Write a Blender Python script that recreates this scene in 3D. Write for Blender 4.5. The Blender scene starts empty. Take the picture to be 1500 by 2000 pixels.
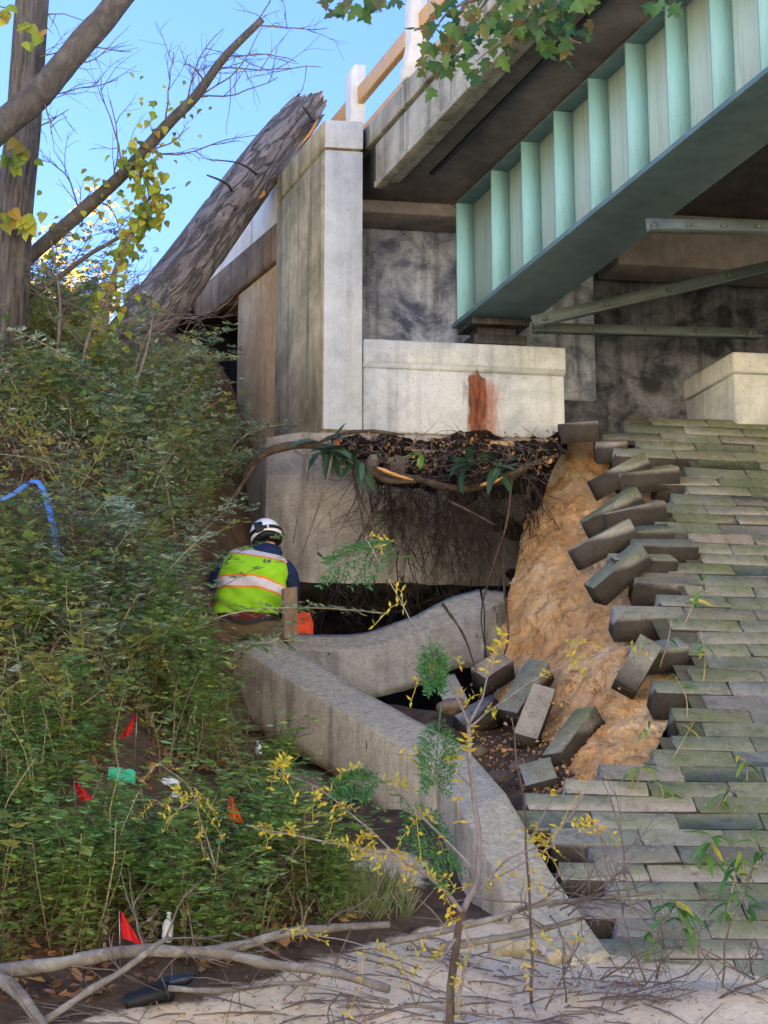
import bpy, math, random
import numpy as np
from mathutils import Matrix, Vector

# ------------------------------------------------------------------ camera
S = bpy.context.scene
FPX = 4160.0                       # focal length in photograph pixels (1500 x 2000)
PITCH = math.atan(1050 / FPX)
cp, sp = math.cos(PITCH), math.sin(PITCH)
cam = bpy.data.cameras.new("camera")
cam_o = bpy.data.objects.new("camera", cam)
S.collection.objects.link(cam_o)
cam.sensor_fit = 'VERTICAL'
cam.sensor_height = 36.0
cam.sensor_width = 27.0
cam.lens = FPX / 2000 * 36
cam.clip_start = 0.1
cam.clip_end = 2000
cam_o.location = (0, 0, 0)
cam_o.rotation_euler = (math.pi / 2 + PITCH, 0, 0)
S.camera = cam_o
S.render.resolution_x, S.render.resolution_y = 768, 1024

# ------------------------------------------------------------------ sky, sun, exposure
SUN_EL = math.radians(30)
SUN_DIR = Vector((-0.93, 0.36, 0)).normalized() * math.cos(SUN_EL) + Vector((0, 0, math.sin(SUN_EL)))
w = bpy.data.worlds.new("World")
S.world = w
w.use_nodes = True
wt = w.node_tree
wt.nodes.clear()
sky = wt.nodes.new('ShaderNodeTexSky')
sky.sky_type = 'NISHITA'
sky.sun_disc = False
sky.sun_elevation = SUN_EL
sky.sun_rotation = math.atan2(SUN_DIR.x, SUN_DIR.y)
sky.air_density = 1.0
sky.dust_density = 0.1
sky.ozone_density = 2.0
bgn = wt.nodes.new('ShaderNodeBackground')
bgn.inputs['Strength'].default_value = 0.05
wo = wt.nodes.new('ShaderNodeOutputWorld')
hsv = wt.nodes.new('ShaderNodeHueSaturation')
hsv.inputs['Saturation'].default_value = 1.25
hsv.inputs['Hue'].default_value = 0.521
wt.links.new(sky.outputs[0], hsv.inputs['Color'])
wt.links.new(hsv.outputs[0], bgn.inputs[0])
wt.links.new(bgn.outputs[0], wo.inputs[0])
sl = bpy.data.lights.new("sun", 'SUN')
sl.energy = 5.0
sl.angle = math.radians(0.5)
sl.color = (1.0, 0.90, 0.77)
sun = bpy.data.objects.new("sun", sl)
S.collection.objects.link(sun)
sun.rotation_euler = SUN_DIR.to_track_quat('Z', 'Y').to_euler()
S.view_settings.view_transform = 'Standard'
S.view_settings.look = 'None'
S.view_settings.gamma = 1.0
S.view_settings.use_curve_mapping = False
S.view_settings.exposure = 3.3

rng = np.random.default_rng(7)
random.seed(7)
COL = S.collection


# ------------------------------------------------------------------ coordinates
def ray(px, py):
    x = (px - 750) / FPX
    y = (1000 - py) / FPX
    return np.array([x, cp - y * sp, sp + y * cp])


def at(px, py, D):
    return ray(px, py) * D


def proj(P):
    P = np.atleast_2d(P)
    d = P[:, 1] * cp + P[:, 2] * sp
    y = -P[:, 1] * sp + P[:, 2] * cp
    return 750 + FPX * P[:, 0] / d, 1000 - FPX * y / d, d


AL = math.radians(8)
BE = math.atan(0.373)
UA = np.array([math.cos(AL), math.sin(AL), 0])      # along the abutment face
VB = np.array([-math.sin(BE), math.cos(BE), 0])     # along the bridge, away from the camera
ZU = np.array([0, 0, 1.0])
OO = at(627, 840, 17.0)
OO[2] = 0


def uvz(u, v, z):
    return OO + u * UA + v * VB + z * ZU


def on_v(px, py, v):
    r = np.linalg.solve(np.stack([UA, ZU, -ray(px, py)], 1), -(OO + v * VB))
    return r[0], r[1]


# ------------------------------------------------------------------ numpy noise
def _hash(i, j, k, s):
    h = (i * 374761393 + j * 668265263 + k * 2147483647 + s * 974634757) & 0xFFFFFFFF
    h = ((h ^ (h >> 13)) * 1274126177) & 0xFFFFFFFF
    return ((h ^ (h >> 16)) & 0xFFFF) / 65535.0


def vnoise(P, scale=1.0, seed=0):
    P = np.asarray(P, float) * scale
    I = np.floor(P).astype(np.int64)
    f = P - I
    f = f * f * (3 - 2 * f)
    r = np.zeros(len(P))
    for a in (0, 1):
        for b in (0, 1):
            for c_ in (0, 1):
                wgt = (f[:, 0] if a else 1 - f[:, 0]) * (f[:, 1] if b else 1 - f[:, 1]) * (f[:, 2] if c_ else 1 - f[:, 2])
                r += wgt * _hash(I[:, 0] + a, I[:, 1] + b, I[:, 2] + c_, seed)
    return r * 2 - 1


def fbm(P, scale=1.0, octv=4, seed=0):
    r = 0
    amp = 1.0
    for o in range(octv):
        r = r + amp * vnoise(P, scale * 2 ** o, seed + o)
        amp *= 0.5
    return r


# ------------------------------------------------------------------ mesh builder
class MB:
    def __init__(self):
        self.v, self.f, self.n = [], [], 0

    def add(self, V, Fs):
        V = np.asarray(V, float).reshape(-1, 3)
        for F in (Fs if isinstance(Fs, list) else [Fs]):
            F = np.asarray(F, np.int64)
            if F.ndim == 1:
                F = F[None]
            self.f.append(F + self.n)
        self.v.append(V)
        self.n += len(V)
        return self

    def box8(self, c8):
        self.add(c8, np.array([[0, 3, 2, 1], [4, 5, 6, 7], [0, 1, 5, 4], [1, 2, 6, 5], [2, 3, 7, 6], [3, 0, 4, 7]]))
        return self

    def ubox(self, u0, u1, v0, v1, z0, z1):
        self.box8([uvz(u0, v0, z0), uvz(u1, v0, z0), uvz(u1, v1, z0), uvz(u0, v1, z0),
                   uvz(u0, v0, z1), uvz(u1, v0, z1), uvz(u1, v1, z1), uvz(u0, v1, z1)])
        return self

    def obox(self, c, ax, ay, az):
        c, ax, ay, az = map(np.asarray, (c, ax, ay, az))
        self.box8([c - ax - ay - az, c + ax - ay - az, c + ax + ay - az, c - ax + ay - az,
                   c - ax - ay + az, c + ax - ay + az, c + ax + ay + az, c - ax + ay + az])
        return self

    def grid(self, P):                      # P: (m, n, 3)
        m, n = P.shape[:2]
        i = np.arange(m * n).reshape(m, n)
        F = np.stack([i[:-1, :-1], i[:-1, 1:], i[1:, 1:], i[1:, :-1]], -1).reshape(-1, 4)
        self.add(P.reshape(-1, 3), F)
        return self

    def loft(self, rings, cap=True):        # rings: (m, n, 3), closed in n
        R = np.asarray(rings, float)
        m, n = R.shape[:2]
        i = np.arange(m * n).reshape(m, n)
        j = np.roll(i, -1, axis=1)
        F = np.stack([i[:-1], j[:-1], j[1:], i[1:]], -1).reshape(-1, 4)
        fs = [F]
        if cap:
            fs += [i[0][::-1][None], i[-1][None]]
        self.add(R.reshape(-1, 3), fs)
        return self

    def tube(self, path, rad, sides=6, cap=True, rough=0.0, rs=3.0, seed=0):
        p = np.asarray(path, float)
        r = np.broadcast_to(np.asarray(rad, float), (len(p),))
        t = np.gradient(p, axis=0)
        t /= np.linalg.norm(t, axis=1)[:, None] + 1e-12
        ref = np.array([0.0, 0, 1]) if abs(t[0][2]) < 0.9 else np.array([1.0, 0, 0])
        rings = []
        ang = np.arange(sides) * 2 * math.pi / sides
        x = np.cross(t[0], ref)
        for k in range(len(p)):
            x = x - t[k] * np.dot(x, t[k])
            x /= np.linalg.norm(x) + 1e-12
            y = np.cross(t[k], x)
            rings.append(p[k] + r[k] * (np.cos(ang)[:, None] * x + np.sin(ang)[:, None] * y))
        R = np.array(rings)
        if rough:
            N = fbm(R.reshape(-1, 3), rs, 3, seed).reshape(R.shape[:2])
            R = p[:, None] + (R - p[:, None]) * (1 + rough * N[..., None])
        return self.loft(R, cap)

    def leaves(self, P, d, n, L, W, fold=0.0):
        """rhombic leaf blades at P along d with normal n"""
        d = d / (np.linalg.norm(d, axis=1)[:, None] + 1e-9)
        s = np.cross(d, n)
        s /= np.linalg.norm(s, axis=1)[:, None] + 1e-9
        n2 = np.cross(s, d)
        L = np.broadcast_to(L, (len(P),))[:, None]
        W = np.broadcast_to(W, (len(P),))[:, None]
        V = np.stack([P, P + d * L * .45 + s * W * .5 + n2 * fold * W, P + d * L, P + d * L * .45 - s * W * .5 + n2 * fold * W], 1)
        k = len(P)
        self.add(V.reshape(-1, 3), np.arange(4 * k).reshape(k, 4))
        return self

    def mesh(self, name, mats, smooth=False):
        V = np.concatenate(self.v)
        me = bpy.data.meshes.new(name)
        me.vertices.add(len(V))
        me.vertices.foreach_set('co', V.astype(np.float32).ravel())
        nl = sum(F.size for F in self.f)
        npoly = sum(len(F) for F in self.f)
        me.loops.add(nl)
        me.polygons.add(npoly)
        me.loops.foreach_set('vertex_index', np.concatenate([F.ravel() for F in self.f]).astype(np.int32))
        tot = np.concatenate([np.full(len(F), F.shape[1]) for F in self.f])
        st = np.concatenate([[0], np.cumsum(tot)[:-1]])
        me.polygons.foreach_set('loop_start', st.astype(np.int32))
        me.polygons.foreach_set('loop_total', tot.astype(np.int32))
        if smooth:
            me.polygons.foreach_set('use_smooth', np.ones(npoly, bool))
        me.update(calc_edges=True)
        me.validate()
        for m in (mats if isinstance(mats, (list, tuple)) else [mats]):
            me.materials.append(m)
        return me


def link(name, me, parent=None, kind=None, label=None, cat=None, group=None, loc=None):
    o = bpy.data.objects.new(name, me)
    COL.objects.link(o)
    if parent is not None:
        o.parent = parent
        o.matrix_parent_inverse = Matrix.Translation(-Vector(parent.location)) if parent.type == 'EMPTY' and not parent.get('_local') else Matrix()
    if loc is not None:
        o.location = loc
    tag(o, label, cat, group, kind)
    return o


def tag(o, label=None, cat=None, group=None, kind=None):
    if label: o['label'] = label
    if cat: o['category'] = cat
    if group: o['group'] = group
    if kind: o['kind'] = kind
    return o


def thing(name, loc, label, cat, group=None, kind=None):
    o = bpy.data.objects.new(name, None)
    COL.objects.link(o)
    o.location = Vector(loc)
    o.empty_display_size = 0.1
    return tag(o, label, cat, group, kind)


def bev(o, wd=0.01, seg=2):
    m = o.modifiers.new('bevel', 'BEVEL')
    m.width = wd
    m.segments = seg
    m.limit_method = 'ANGLE'
    return o


def spline(pts, n):
    """Catmull-Rom through pts"""
    p = np.asarray(pts, float)
    p = np.vstack([2 * p[0] - p[1], p, 2 * p[-1] - p[-2]])
    t = np.linspace(0, len(p) - 3 - 1e-6, n)
    i = t.astype(int)
    f = (t - i)[:, None]
    a, b, c_, d = p[i], p[i + 1], p[i + 2], p[i + 3]
    return .5 * (2 * b + (c_ - a) * f + (2 * a - 5 * b + 4 * c_ - d) * f ** 2 + (3 * b - a - 3 * c_ + d) * f ** 3)


def pts(*l):
    return np.array([at(*q) for q in l])


# ------------------------------------------------------------------ materials
class NT:
    def __init__(self, name):
        self.m = bpy.data.materials.new(name)
        self.m.use_nodes = True
        self.t = self.m.node_tree
        self.t.nodes.clear()
        self.out = self.t.nodes.new('ShaderNodeOutputMaterial')
        self.tc = self.t.nodes.new('ShaderNodeTexCoord')
        self.bs = self.t.nodes.new('ShaderNodeBsdfPrincipled')
        self.t.links.new(self.bs.outputs[0], self.out.inputs[0])
        self.bs.inputs['Specular IOR Level'].default_value = 0.3

    def L(self, a, b):
        self.t.links.new(a, b)

    def set(self, sock, val):
        if hasattr(val, 'is_output') or isinstance(val, bpy.types.NodeSocket):
            self.L(val, sock)
        else:
            sock.default_value = val

    def mapping(self, scale=(1, 1, 1), vec=None, rot=(0, 0, 0)):
        n = self.t.nodes.new('ShaderNodeMapping')
        n.inputs['Scale'].default_value = scale
        n.inputs['Rotation'].default_value = rot
        self.L(vec or self.tc.outputs['Object'], n.inputs[0])
        return n.outputs[0]

    def noise(self, scale=5, detail=6, rough=.6, vec=None, dist=0.0):
        n = self.t.nodes.new('ShaderNodeTexNoise')
        n.inputs['Scale'].default_value = scale
        n.inputs['Detail'].default_value = detail
        n.inputs['Roughness'].default_value = rough
        n.inputs['Distortion'].default_value = dist
        self.L(vec or self.tc.outputs['Object'], n.inputs['Vector'])
        return n.outputs['Fac']

    def voro(self, scale=5, vec=None, feat='F1'):
        n = self.t.nodes.new('ShaderNodeTexVoronoi')
        n.feature = feat
        n.inputs['Scale'].default_value = scale
        self.L(vec or self.tc.outputs['Object'], n.inputs['Vector'])
        return n.outputs['Distance']

    def ramp(self, fac, *stops):
        n = self.t.nodes.new('ShaderNodeValToRGB')
        e = n.color_ramp.elements
        while len(e) < len(stops):
            e.new(0.5)
        for i, (p, c_) in enumerate(stops):
            e[i].position = p
            e[i].color = (c_, c_, c_, 1) if not hasattr(c_, '__len__') else (*c_, 1)
        self.L(fac, n.inputs[0])
        return n.outputs[0]

    def mix(self, fac, a, b, mode='MIX'):
        n = self.t.nodes.new('ShaderNodeMix')
        n.data_type = 'RGBA'
        n.blend_type = mode
        fix = lambda q: (*q, 1) if isinstance(q, tuple) and len(q) == 3 else q
        self.set(n.inputs[0], fac)
        self.set(n.inputs[6], fix(a))
        self.set(n.inputs[7], fix(b))
        return n.outputs[2]

    def math(self, op, a, b=0.0, c_=0.0):
        n = self.t.nodes.new('ShaderNodeMath')
        n.operation = op
        self.set(n.inputs[0], a)
        self.set(n.inputs[1], b)
        self.set(n.inputs[2], c_)
        return n.outputs[0]

    def dot(self, vec):
        n = self.t.nodes.new('ShaderNodeVectorMath')
        n.operation = 'DOT_PRODUCT'
        self.L(self.tc.outputs['Object'], n.inputs[0])
        n.inputs[1].default_value = vec
        return n.outputs['Value']

    def smooth(self, x, a, b):
        n = self.t.nodes.new('ShaderNodeMapRange')
        n.interpolation_type = 'SMOOTHSTEP'
        self.set(n.inputs[0], x)
        n.inputs[1].default_value = a
        n.inputs[2].default_value = b
        return n.outputs[0]

    def island(self):
        n = self.t.nodes.new('ShaderNodeNewGeometry')
        return n.outputs['Random Per Island']

    def objrand(self):
        n = self.t.nodes.new('ShaderNodeObjectInfo')
        return n.outputs['Random']

    def normal_z(self):
        g = self.t.nodes.new('ShaderNodeNewGeometry')
        x = self.t.nodes.new('ShaderNodeSeparateXYZ')
        self.L(g.outputs['Normal'], x.inputs[0])
        return x.outputs[2]

    def bump(self, h, strength=.5, dist=.02):
        n = self.t.nodes.new('ShaderNodeBump')
        n.inputs['Strength'].default_value = strength
        n.inputs['Distance'].default_value = dist
        self.L(h, n.inputs['Height'])
        self.L(n.outputs[0], self.bs.inputs['Normal'])

    def col(self, c_):
        self.set(self.bs.inputs['Base Color'], (*c_, 1) if isinstance(c_, tuple) else c_)
        return self

    def rough(self, r):
        self.set(self.bs.inputs['Roughness'], r)
        return self


def srgb(r, g, b, k=1.0):
    f = lambda c_: ((c_ / 255 + .055) / 1.055) ** 2.4 if c_ > 10 else c_ / 255 / 12.92
    return (f(r) * k, f(g) * k, f(b) * k)


def concrete(name, light, dark, streak=.5, streak_c=(.06, .05, .04), patch=(.35, .7), speck=.25, bump=.35, extra=None, coarse=1.6):
    n = NT(name)
    a = n.noise(coarse, 8, .65, dist=.4)
    c_ = n.mix(n.ramp(a, (patch[0], 0.0), (patch[1], 1.0)), light, dark)
    b = n.noise(1.0, 6, .6, vec=n.mapping((9, 9, .55)))
    c_ = n.mix(n.math('MULTIPLY', n.ramp(b, (.50, 0.0), (.74, 1.0)), streak), c_, streak_c)
    d = n.noise(55, 4, .7)
    c_ = n.mix(n.math('MULTIPLY', n.ramp(d, (.52, 0.0), (.70, 1.0)), speck), c_, streak_c)
    e = n.noise(7, 8, .75)
    c_ = n.mix(.35, c_, n.ramp(e, (.3, .0), (.75, 1.0)), 'SOFT_LIGHT')
    if extra:
        c_ = extra(n, c_)
    n.col(c_).rough(.88)
    n.bump(n.math('ADD', n.math('MULTIPLY', d, .4), n.math('ADD', e, b)), bump, .02)
    return n.m


def rust_patch(n, c_):
    u = n.math('ADD', n.dot(tuple(UA)), -float(np.dot(OO, UA)))
    z = n.dot((0, 0, 1))
    u0, zt = on_v(930, 722, 0)
    zb = on_v(930, 852, 0)[1]
    wob = n.math('MULTIPLY', n.math('SUBTRACT', n.noise(1, 6, .7, vec=n.mapping((16, 16, 4))), .5), .20)
    du = n.math('ABSOLUTE', n.math('ADD', n.math('SUBTRACT', u, float(u0)), wob))
    core = n.math('SUBTRACT', 1.0, n.smooth(du, .05, .105))
    du2 = n.math('ABSOLUTE', n.math('ADD', n.math('SUBTRACT', u, float(u0) + .07), n.math('MULTIPLY', wob, 1.4)))
    halo = n.math('SUBTRACT', 1.0, n.smooth(du2, .05, .15))
    top = n.math('SUBTRACT', 1.0, n.smooth(n.math('ADD', z, n.math('MULTIPLY', du, 1.1)), float(zt) - .015, float(zt) + .02))
    top2 = n.math('SUBTRACT', 1.0, n.smooth(z, float(zt) - .15, float(zt) - .05))
    c_ = n.mix(n.math('MULTIPLY', n.math('MULTIPLY', halo, top2), .65), c_, srgb(160, 80, 30))
    c_ = n.mix(n.math('MULTIPLY', n.math('MULTIPLY', core, top), .95), c_, n.ramp(n.noise(1, 5, .7, vec=n.mapping((30, 30, 5))), (.35, srgb(70, 34, 22)), (.65, srgb(146, 82, 44))))
    return c_


def soil_below(z0, colr):
    def f(n, c_):
        z = n.dot((0, 0, 1))
        zz = n.math('ADD', z, n.math('MULTIPLY', n.math('SUBTRACT', n.noise(2.5, 6, .7), .5), .5))
        return n.mix(n.math('MULTIPLY', n.math('SUBTRACT', 1.0, n.smooth(zz, z0 - .12, z0 + .10)), .7), c_, colr)
    return f


def lichen_top(n, c_):
    g = n.smooth(n.normal_z(), .3, .7)
    sp_ = n.ramp(n.noise(30, 8, .85), (.34, srgb(104, 100, 92)), (.50, srgb(170, 162, 138)), (.62, srgb(196, 188, 162)), (.74, srgb(232, 224, 208)))
    c_ = n.mix(n.math('MULTIPLY', n.ramp(n.noise(1, 3, .6, vec=n.mapping((14, 14, 5))), (.66, 0.0), (.70, 1.0)), .8), c_, srgb(58, 50, 42))
    return n.mix(n.math('MULTIPLY', g, .85), c_, sp_)


M = {}
M['pillar'] = concrete('pale_concrete', srgb(204, 206, 206), srgb(170, 174, 178), .30, srgb(110, 108, 100), speck=.2)
M['seat'] = concrete('painted_concrete', srgb(206, 205, 200), srgb(150, 156, 160), .45, srgb(96, 98, 92), (.45, .72), speck=.4, extra=rust_patch)
M['wing'] = concrete('stained_tan_concrete', srgb(204, 186, 146), srgb(130, 120, 92), .75, srgb(64, 58, 44), (.32, .66))
M['wing_dark'] = concrete('tan_concrete', srgb(214, 180, 130), srgb(176, 142, 98), .5, srgb(88, 66, 44))
M['beam_edge'] = concrete('brown_stained_concrete', srgb(150, 126, 100), srgb(92, 72, 54), .7, srgb(44, 34, 26))
M['barrier'] = concrete('white_barrier_concrete', srgb(226, 222, 216), srgb(206, 200, 192), .25, srgb(150, 130, 110), speck=.1)
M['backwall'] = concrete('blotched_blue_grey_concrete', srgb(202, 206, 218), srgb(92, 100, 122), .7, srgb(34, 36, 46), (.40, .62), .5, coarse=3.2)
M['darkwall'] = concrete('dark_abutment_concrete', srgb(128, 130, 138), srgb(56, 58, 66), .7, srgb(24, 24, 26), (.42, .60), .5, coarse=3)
M['footing'] = concrete('buried_grey_concrete', srgb(172, 164, 150), srgb(120, 112, 100), .55, srgb(50, 42, 34), (.38, .66), .5)
M['curb'] = concrete('grey_curb_concrete', srgb(218, 204, 172), srgb(170, 156, 128), .6, srgb(62, 54, 46), (.4, .66), speck=.5, extra=lichen_top, bump=.5)
M['fallen'] = concrete('dark_grey_concrete', srgb(158, 156, 150), srgb(112, 110, 106), .55, srgb(56, 52, 48), (.4, .66), speck=.5, extra=lichen_top, bump=.5)
M['slab'] = concrete('deck_concrete', srgb(190, 182, 164), srgb(136, 130, 112), .85, srgb(50, 48, 40), (.4, .64))
M['soffit'] = concrete('soffit_concrete', srgb(146, 138, 136), srgb(104, 98, 98), .2, srgb(44, 40, 40), speck=.3)


def steel(name, c1, c2, rust=.0):
    n = NT(name)
    c_ = n.mix(n.ramp(n.noise(1, 5, .6, vec=n.mapping((6, 6, .8))), (.35, 0.0), (.7, 1.0)), c1, c2)
    c_ = n.mix(n.math('MULTIPLY', n.ramp(n.noise(26, 6, .75), (.60, 0.0), (.68, 1.0)), .25 + rust), c_, srgb(104, 74, 50))
    c_ = n.mix(n.math('MULTIPLY', n.ramp(n.noise(1, 6, .65, vec=n.mapping((22, 22, 1.2))), (.50, 0.0), (.75, 1.0)), .35), c_, srgb(120, 112, 92))
    n.col(c_).rough(.55)
    n.bump(n.noise(14, 4, .6), .12, .01)
    return n.m


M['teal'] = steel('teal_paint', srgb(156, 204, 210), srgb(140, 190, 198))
M['web'] = steel('light_paled_web_paint', srgb(232, 244, 234), srgb(216, 232, 222))  # same paint as the stiffeners, paled for the light the web catches
M['flange'] = steel('shade_darkened_flange_paint', srgb(98, 128, 136), srgb(80, 104, 112), .5)  # girder teal darkened: underside shade put into the colour
M['brace'] = steel('grey_green_paint', srgb(92, 104, 104), srgb(74, 86, 88), .3)
M['rail'] = steel('tan_rail_paint', srgb(216, 168, 104), srgb(202, 152, 92))
M['bearing'] = steel('rusted_steel', srgb(44, 44, 44), srgb(34, 33, 32), .3)


def paver_mat():
    n = NT('mossy_grey_paver')
    W_ = n.t.nodes.new('ShaderNodeNewGeometry').outputs['Position']
    r = n.objrand()
    base = n.ramp(r, (0.0, srgb(138, 134, 120)), (.3, srgb(166, 160, 144)), (.6, srgb(186, 178, 164)), (.8, srgb(168, 152, 144)), (1.0, srgb(150, 146, 128)))
    base = n.mix(.6, base, n.ramp(n.noise(4, 7, .75, vec=W_), (.3, .15), (.7, .85)), 'SOFT_LIGHT')
    up = n.smooth(n.normal_z(), .35, .7)
    big = n.noise(.75, 5, .65, vec=W_)
    mf = n.math('MULTIPLY', up, n.ramp(n.math('ADD', n.math('MULTIPLY', big, .7), n.math('MULTIPLY', n.noise(6, 6, .7, vec=W_), .3)), (.36, .10), (.55, .85)))
    mf = n.math('MULTIPLY', mf, n.ramp(r, (0.0, 1.0), (.7, .75), (1.0, .35)))
    c_ = n.mix(mf, base, n.mix(n.noise(9, 5, .7, vec=W_), srgb(96, 110, 58), srgb(146, 154, 98)))
    c_ = n.mix(n.math('MULTIPLY', n.ramp(n.noise(24, 6, .8, vec=W_), (.57, 0.0), (.66, 1.0)), .65), c_, srgb(206, 202, 186))
    c_ = n.mix(n.math('MULTIPLY', n.ramp(n.noise(11, 7, .8, vec=W_), (.52, 0.0), (.68, 1.0)), .6), c_, srgb(66, 60, 50))
    c_ = n.mix(n.math('SUBTRACT', 1.0, n.smooth(n.normal_z(), .05, .40)), c_, n.mix(.88, c_, n.mix(n.noise(8, 6, .7, vec=W_), srgb(32, 28, 25), srgb(62, 53, 45))))  # block sides browned by soil, with shade painted in as extra darkness
    n.col(c_).rough(.92)
    n.bump(n.math('ADD', n.noise(60, 5, .7, vec=W_), n.math('MULTIPLY', n.noise(14, 6, .75, vec=W_), 1.5)), .8, .02)
    return n.m


M['paver'] = paver_mat()


def sand_mat(name, c1, c2, c3, layers=True, bump=.6):
    n = NT(name)
    a = n.noise(2.2, 8, .7, dist=.6)
    c_ = n.ramp(a, (.3, c1), (.52, c2), (.72, c3))
    if layers:
        b = n.noise(1.0, 8, .7, vec=n.mapping((9, 9, 2.2), rot=(0, .35, 0)), dist=.5)
        c_ = n.mix(n.math('MULTIPLY', n.ramp(b, (.50, 0.0), (.66, 1.0)), .75), c_, srgb(138, 96, 60))
    f = n.noise(70, 5, .8)
    c_ = n.mix(n.math('MULTIPLY', n.ramp(f, (.55, 0.0), (.68, 1.0)), .45), c_, srgb(96, 74, 52))
    n.col(c_).rough(.95)
    n.bs.inputs['Specular IOR Level'].default_value = .1
    n.bump(n.math('ADD', n.math('MULTIPLY', f, .5), n.noise(11, 8, .75)), bump, .04)
    return n.m


M['sandface'] = sand_mat('orange_sand', srgb(190, 138, 84), srgb(228, 182, 124), srgb(246, 220, 174))


def ground_mat():
    n = NT('slope_soil')
    at_ = n.t.nodes.new('ShaderNodeAttribute')
    at_.attribute_name = 'sand'
    c_ = n.ramp(n.noise(6, 8, .75), (.3, srgb(62, 50, 40)), (.55, srgb(104, 86, 68)), (.8, srgb(142, 120, 96)))
    s_ = n.ramp(n.noise(5, 8, .75), (.3, srgb(220, 196, 158)), (.6, srgb(242, 224, 190)), (.8, srgb(250, 236, 208)))
    lit = n.ramp(n.noise(26, 6, .8), (.55, 0.0), (.63, 1.0))
    s_ = n.mix(n.math('MULTIPLY', lit, .55), s_, srgb(120, 98, 74))
    m_ = n.math('ADD', at_.outputs['Fac'], n.math('MULTIPLY', n.math('SUBTRACT', n.noise(7, 6, .7), .5), .8))
    c_ = n.mix(n.smooth(m_, .38, .62), c_, s_)
    n.col(c_).rough(.97)
    n.bs.inputs['Specular IOR Level'].default_value = .1
    n.bump(n.math('ADD', n.noise(16, 8, .75), n.math('MULTIPLY', n.noise(80, 4, .7), .4)), .7, .04)
    return n.m


M['ground'] = ground_mat()
M['flat'] = sand_mat('pale_bounce_ground', srgb(186, 176, 150), srgb(206, 196, 172), srgb(220, 212, 190), False, .4)
M['verge'] = sand_mat('dry_grass_verge', srgb(120, 112, 82), srgb(142, 134, 98), srgb(160, 150, 114), False, .5)
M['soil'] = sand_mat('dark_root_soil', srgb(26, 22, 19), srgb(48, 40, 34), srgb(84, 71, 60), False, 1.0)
M['sun_block_ridge'] = sand_mat('sun_block_ridge_green', srgb(48, 58, 30), srgb(66, 72, 40), srgb(94, 88, 52), False, .8)


def bark(name, c1, c2, c3, zs=1.5, xs=16, bumps=.8):
    n = NT(name)
    v = n.noise(1, 8, .75, vec=n.mapping((xs, xs, zs)), dist=1.0)
    c_ = n.ramp(v, (.30, c1), (.52, c2), (.75, c3))
    c_ = n.mix(n.math('MULTIPLY', n.ramp(n.noise(6, 6, .7), (.52, 0.0), (.7, 1.0)), .35), c_, srgb(120, 126, 108))
    n.col(c_).rough(.92)
    n.bump(n.math('ADD', v, n.math('MULTIPLY', n.noise(40, 4, .7), .3)), bumps, .03)
    return n.m


M['bark'] = bark('ridged_bark', srgb(54, 48, 44), srgb(104, 96, 90), srgb(150, 140, 130), 1.2, 22, 1.0)
M['limb'] = bark('smooth_limb_bark', srgb(62, 56, 50), srgb(94, 86, 78), srgb(128, 118, 106), 5, 9, .5)


def log_bark():
    n = NT('plated_log_bark')
    v0 = n.mapping(rot=(0, math.radians(-37.6), 0))
    st = n.mapping((7, 7, 1.5), vec=v0)
    rg = n.noise(1.0, 5, .6, vec=st, dist=1.2)
    cr = n.ramp(n.math('ABSOLUTE', n.math('SUBTRACT', rg, .5)), (.0, 0.0), (.045, 1.0))
    f = n.noise(1, 7, .75, vec=n.mapping((22, 22, 6), vec=v0), dist=.6)
    c_ = n.ramp(f, (.3, srgb(96, 90, 90)), (.55, srgb(140, 132, 130)), (.78, srgb(176, 166, 160)))
    c_ = n.mix(n.math('MULTIPLY', n.math('SUBTRACT', 1.0, cr), .5), c_, srgb(64, 56, 54))
    n.col(c_).rough(.92)
    n.bump(n.math('ADD', cr, n.math('MULTIPLY', f, .6)), .9, .03)
    return n.m


M['logbark'] = log_bark()
M['rawwood'] = sand_mat('raw_split_wood', srgb(176, 112, 58), srgb(214, 156, 92), srgb(232, 190, 132), False, .3)
M['deadwood'] = bark('lichened_deadwood', srgb(84, 76, 68), srgb(128, 122, 112), srgb(172, 170, 158), 6, 6, .5)
M['root'] = bark('root_bark', srgb(48, 38, 32), srgb(82, 66, 54), srgb(130, 106, 84), 8, 8, .4)
M['twig'] = bark('twig_bark', srgb(78, 68, 62), srgb(118, 104, 96), srgb(150, 136, 124), 8, 8, .3)
M['stem'] = bark('sapling_bark', srgb(92, 86, 88), srgb(130, 122, 124), srgb(160, 152, 152), 6, 12, .2)
M['stem_low'] = bark('sapling_base_bark', srgb(58, 46, 42), srgb(88, 72, 66), srgb(118, 98, 90), 6, 12, .3)


def leafmat(name, cols, tr=.35, clump=None, per_object=False, gloss=.45):
    n = NT(name)
    r = n.objrand() if per_object else n.island()
    k = len(cols)
    c_ = n.ramp(r, *[(i / (k - 1) if k > 1 else 0, q) for i, q in enumerate(cols)])
    if clump:
        g = n.t.nodes.new('ShaderNodeNewGeometry')
        t = n.t.nodes.new('ShaderNodeTexNoise')
        t.inputs['Scale'].default_value = clump[0]
        t.inputs['Detail'].default_value = 3
        n.L(g.outputs['Position'], t.inputs['Vector'])
        c_ = n.mix(n.ramp(t.outputs['Fac'], (.42, 0.0), (.62, clump[2])), c_, clump[1])
    n.col(c_).rough(gloss)
    tb = n.t.nodes.new('ShaderNodeBsdfTranslucent')
    n.L(c_, tb.inputs[0])
    mx = n.t.nodes.new('ShaderNodeMixShader')
    mx.inputs[0].default_value = tr
    n.L(n.bs.outputs[0], mx.inputs[1])
    n.L(tb.outputs[0], mx.inputs[2])
    n.L(mx.outputs[0], n.out.inputs[0])
    return n.m


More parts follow.
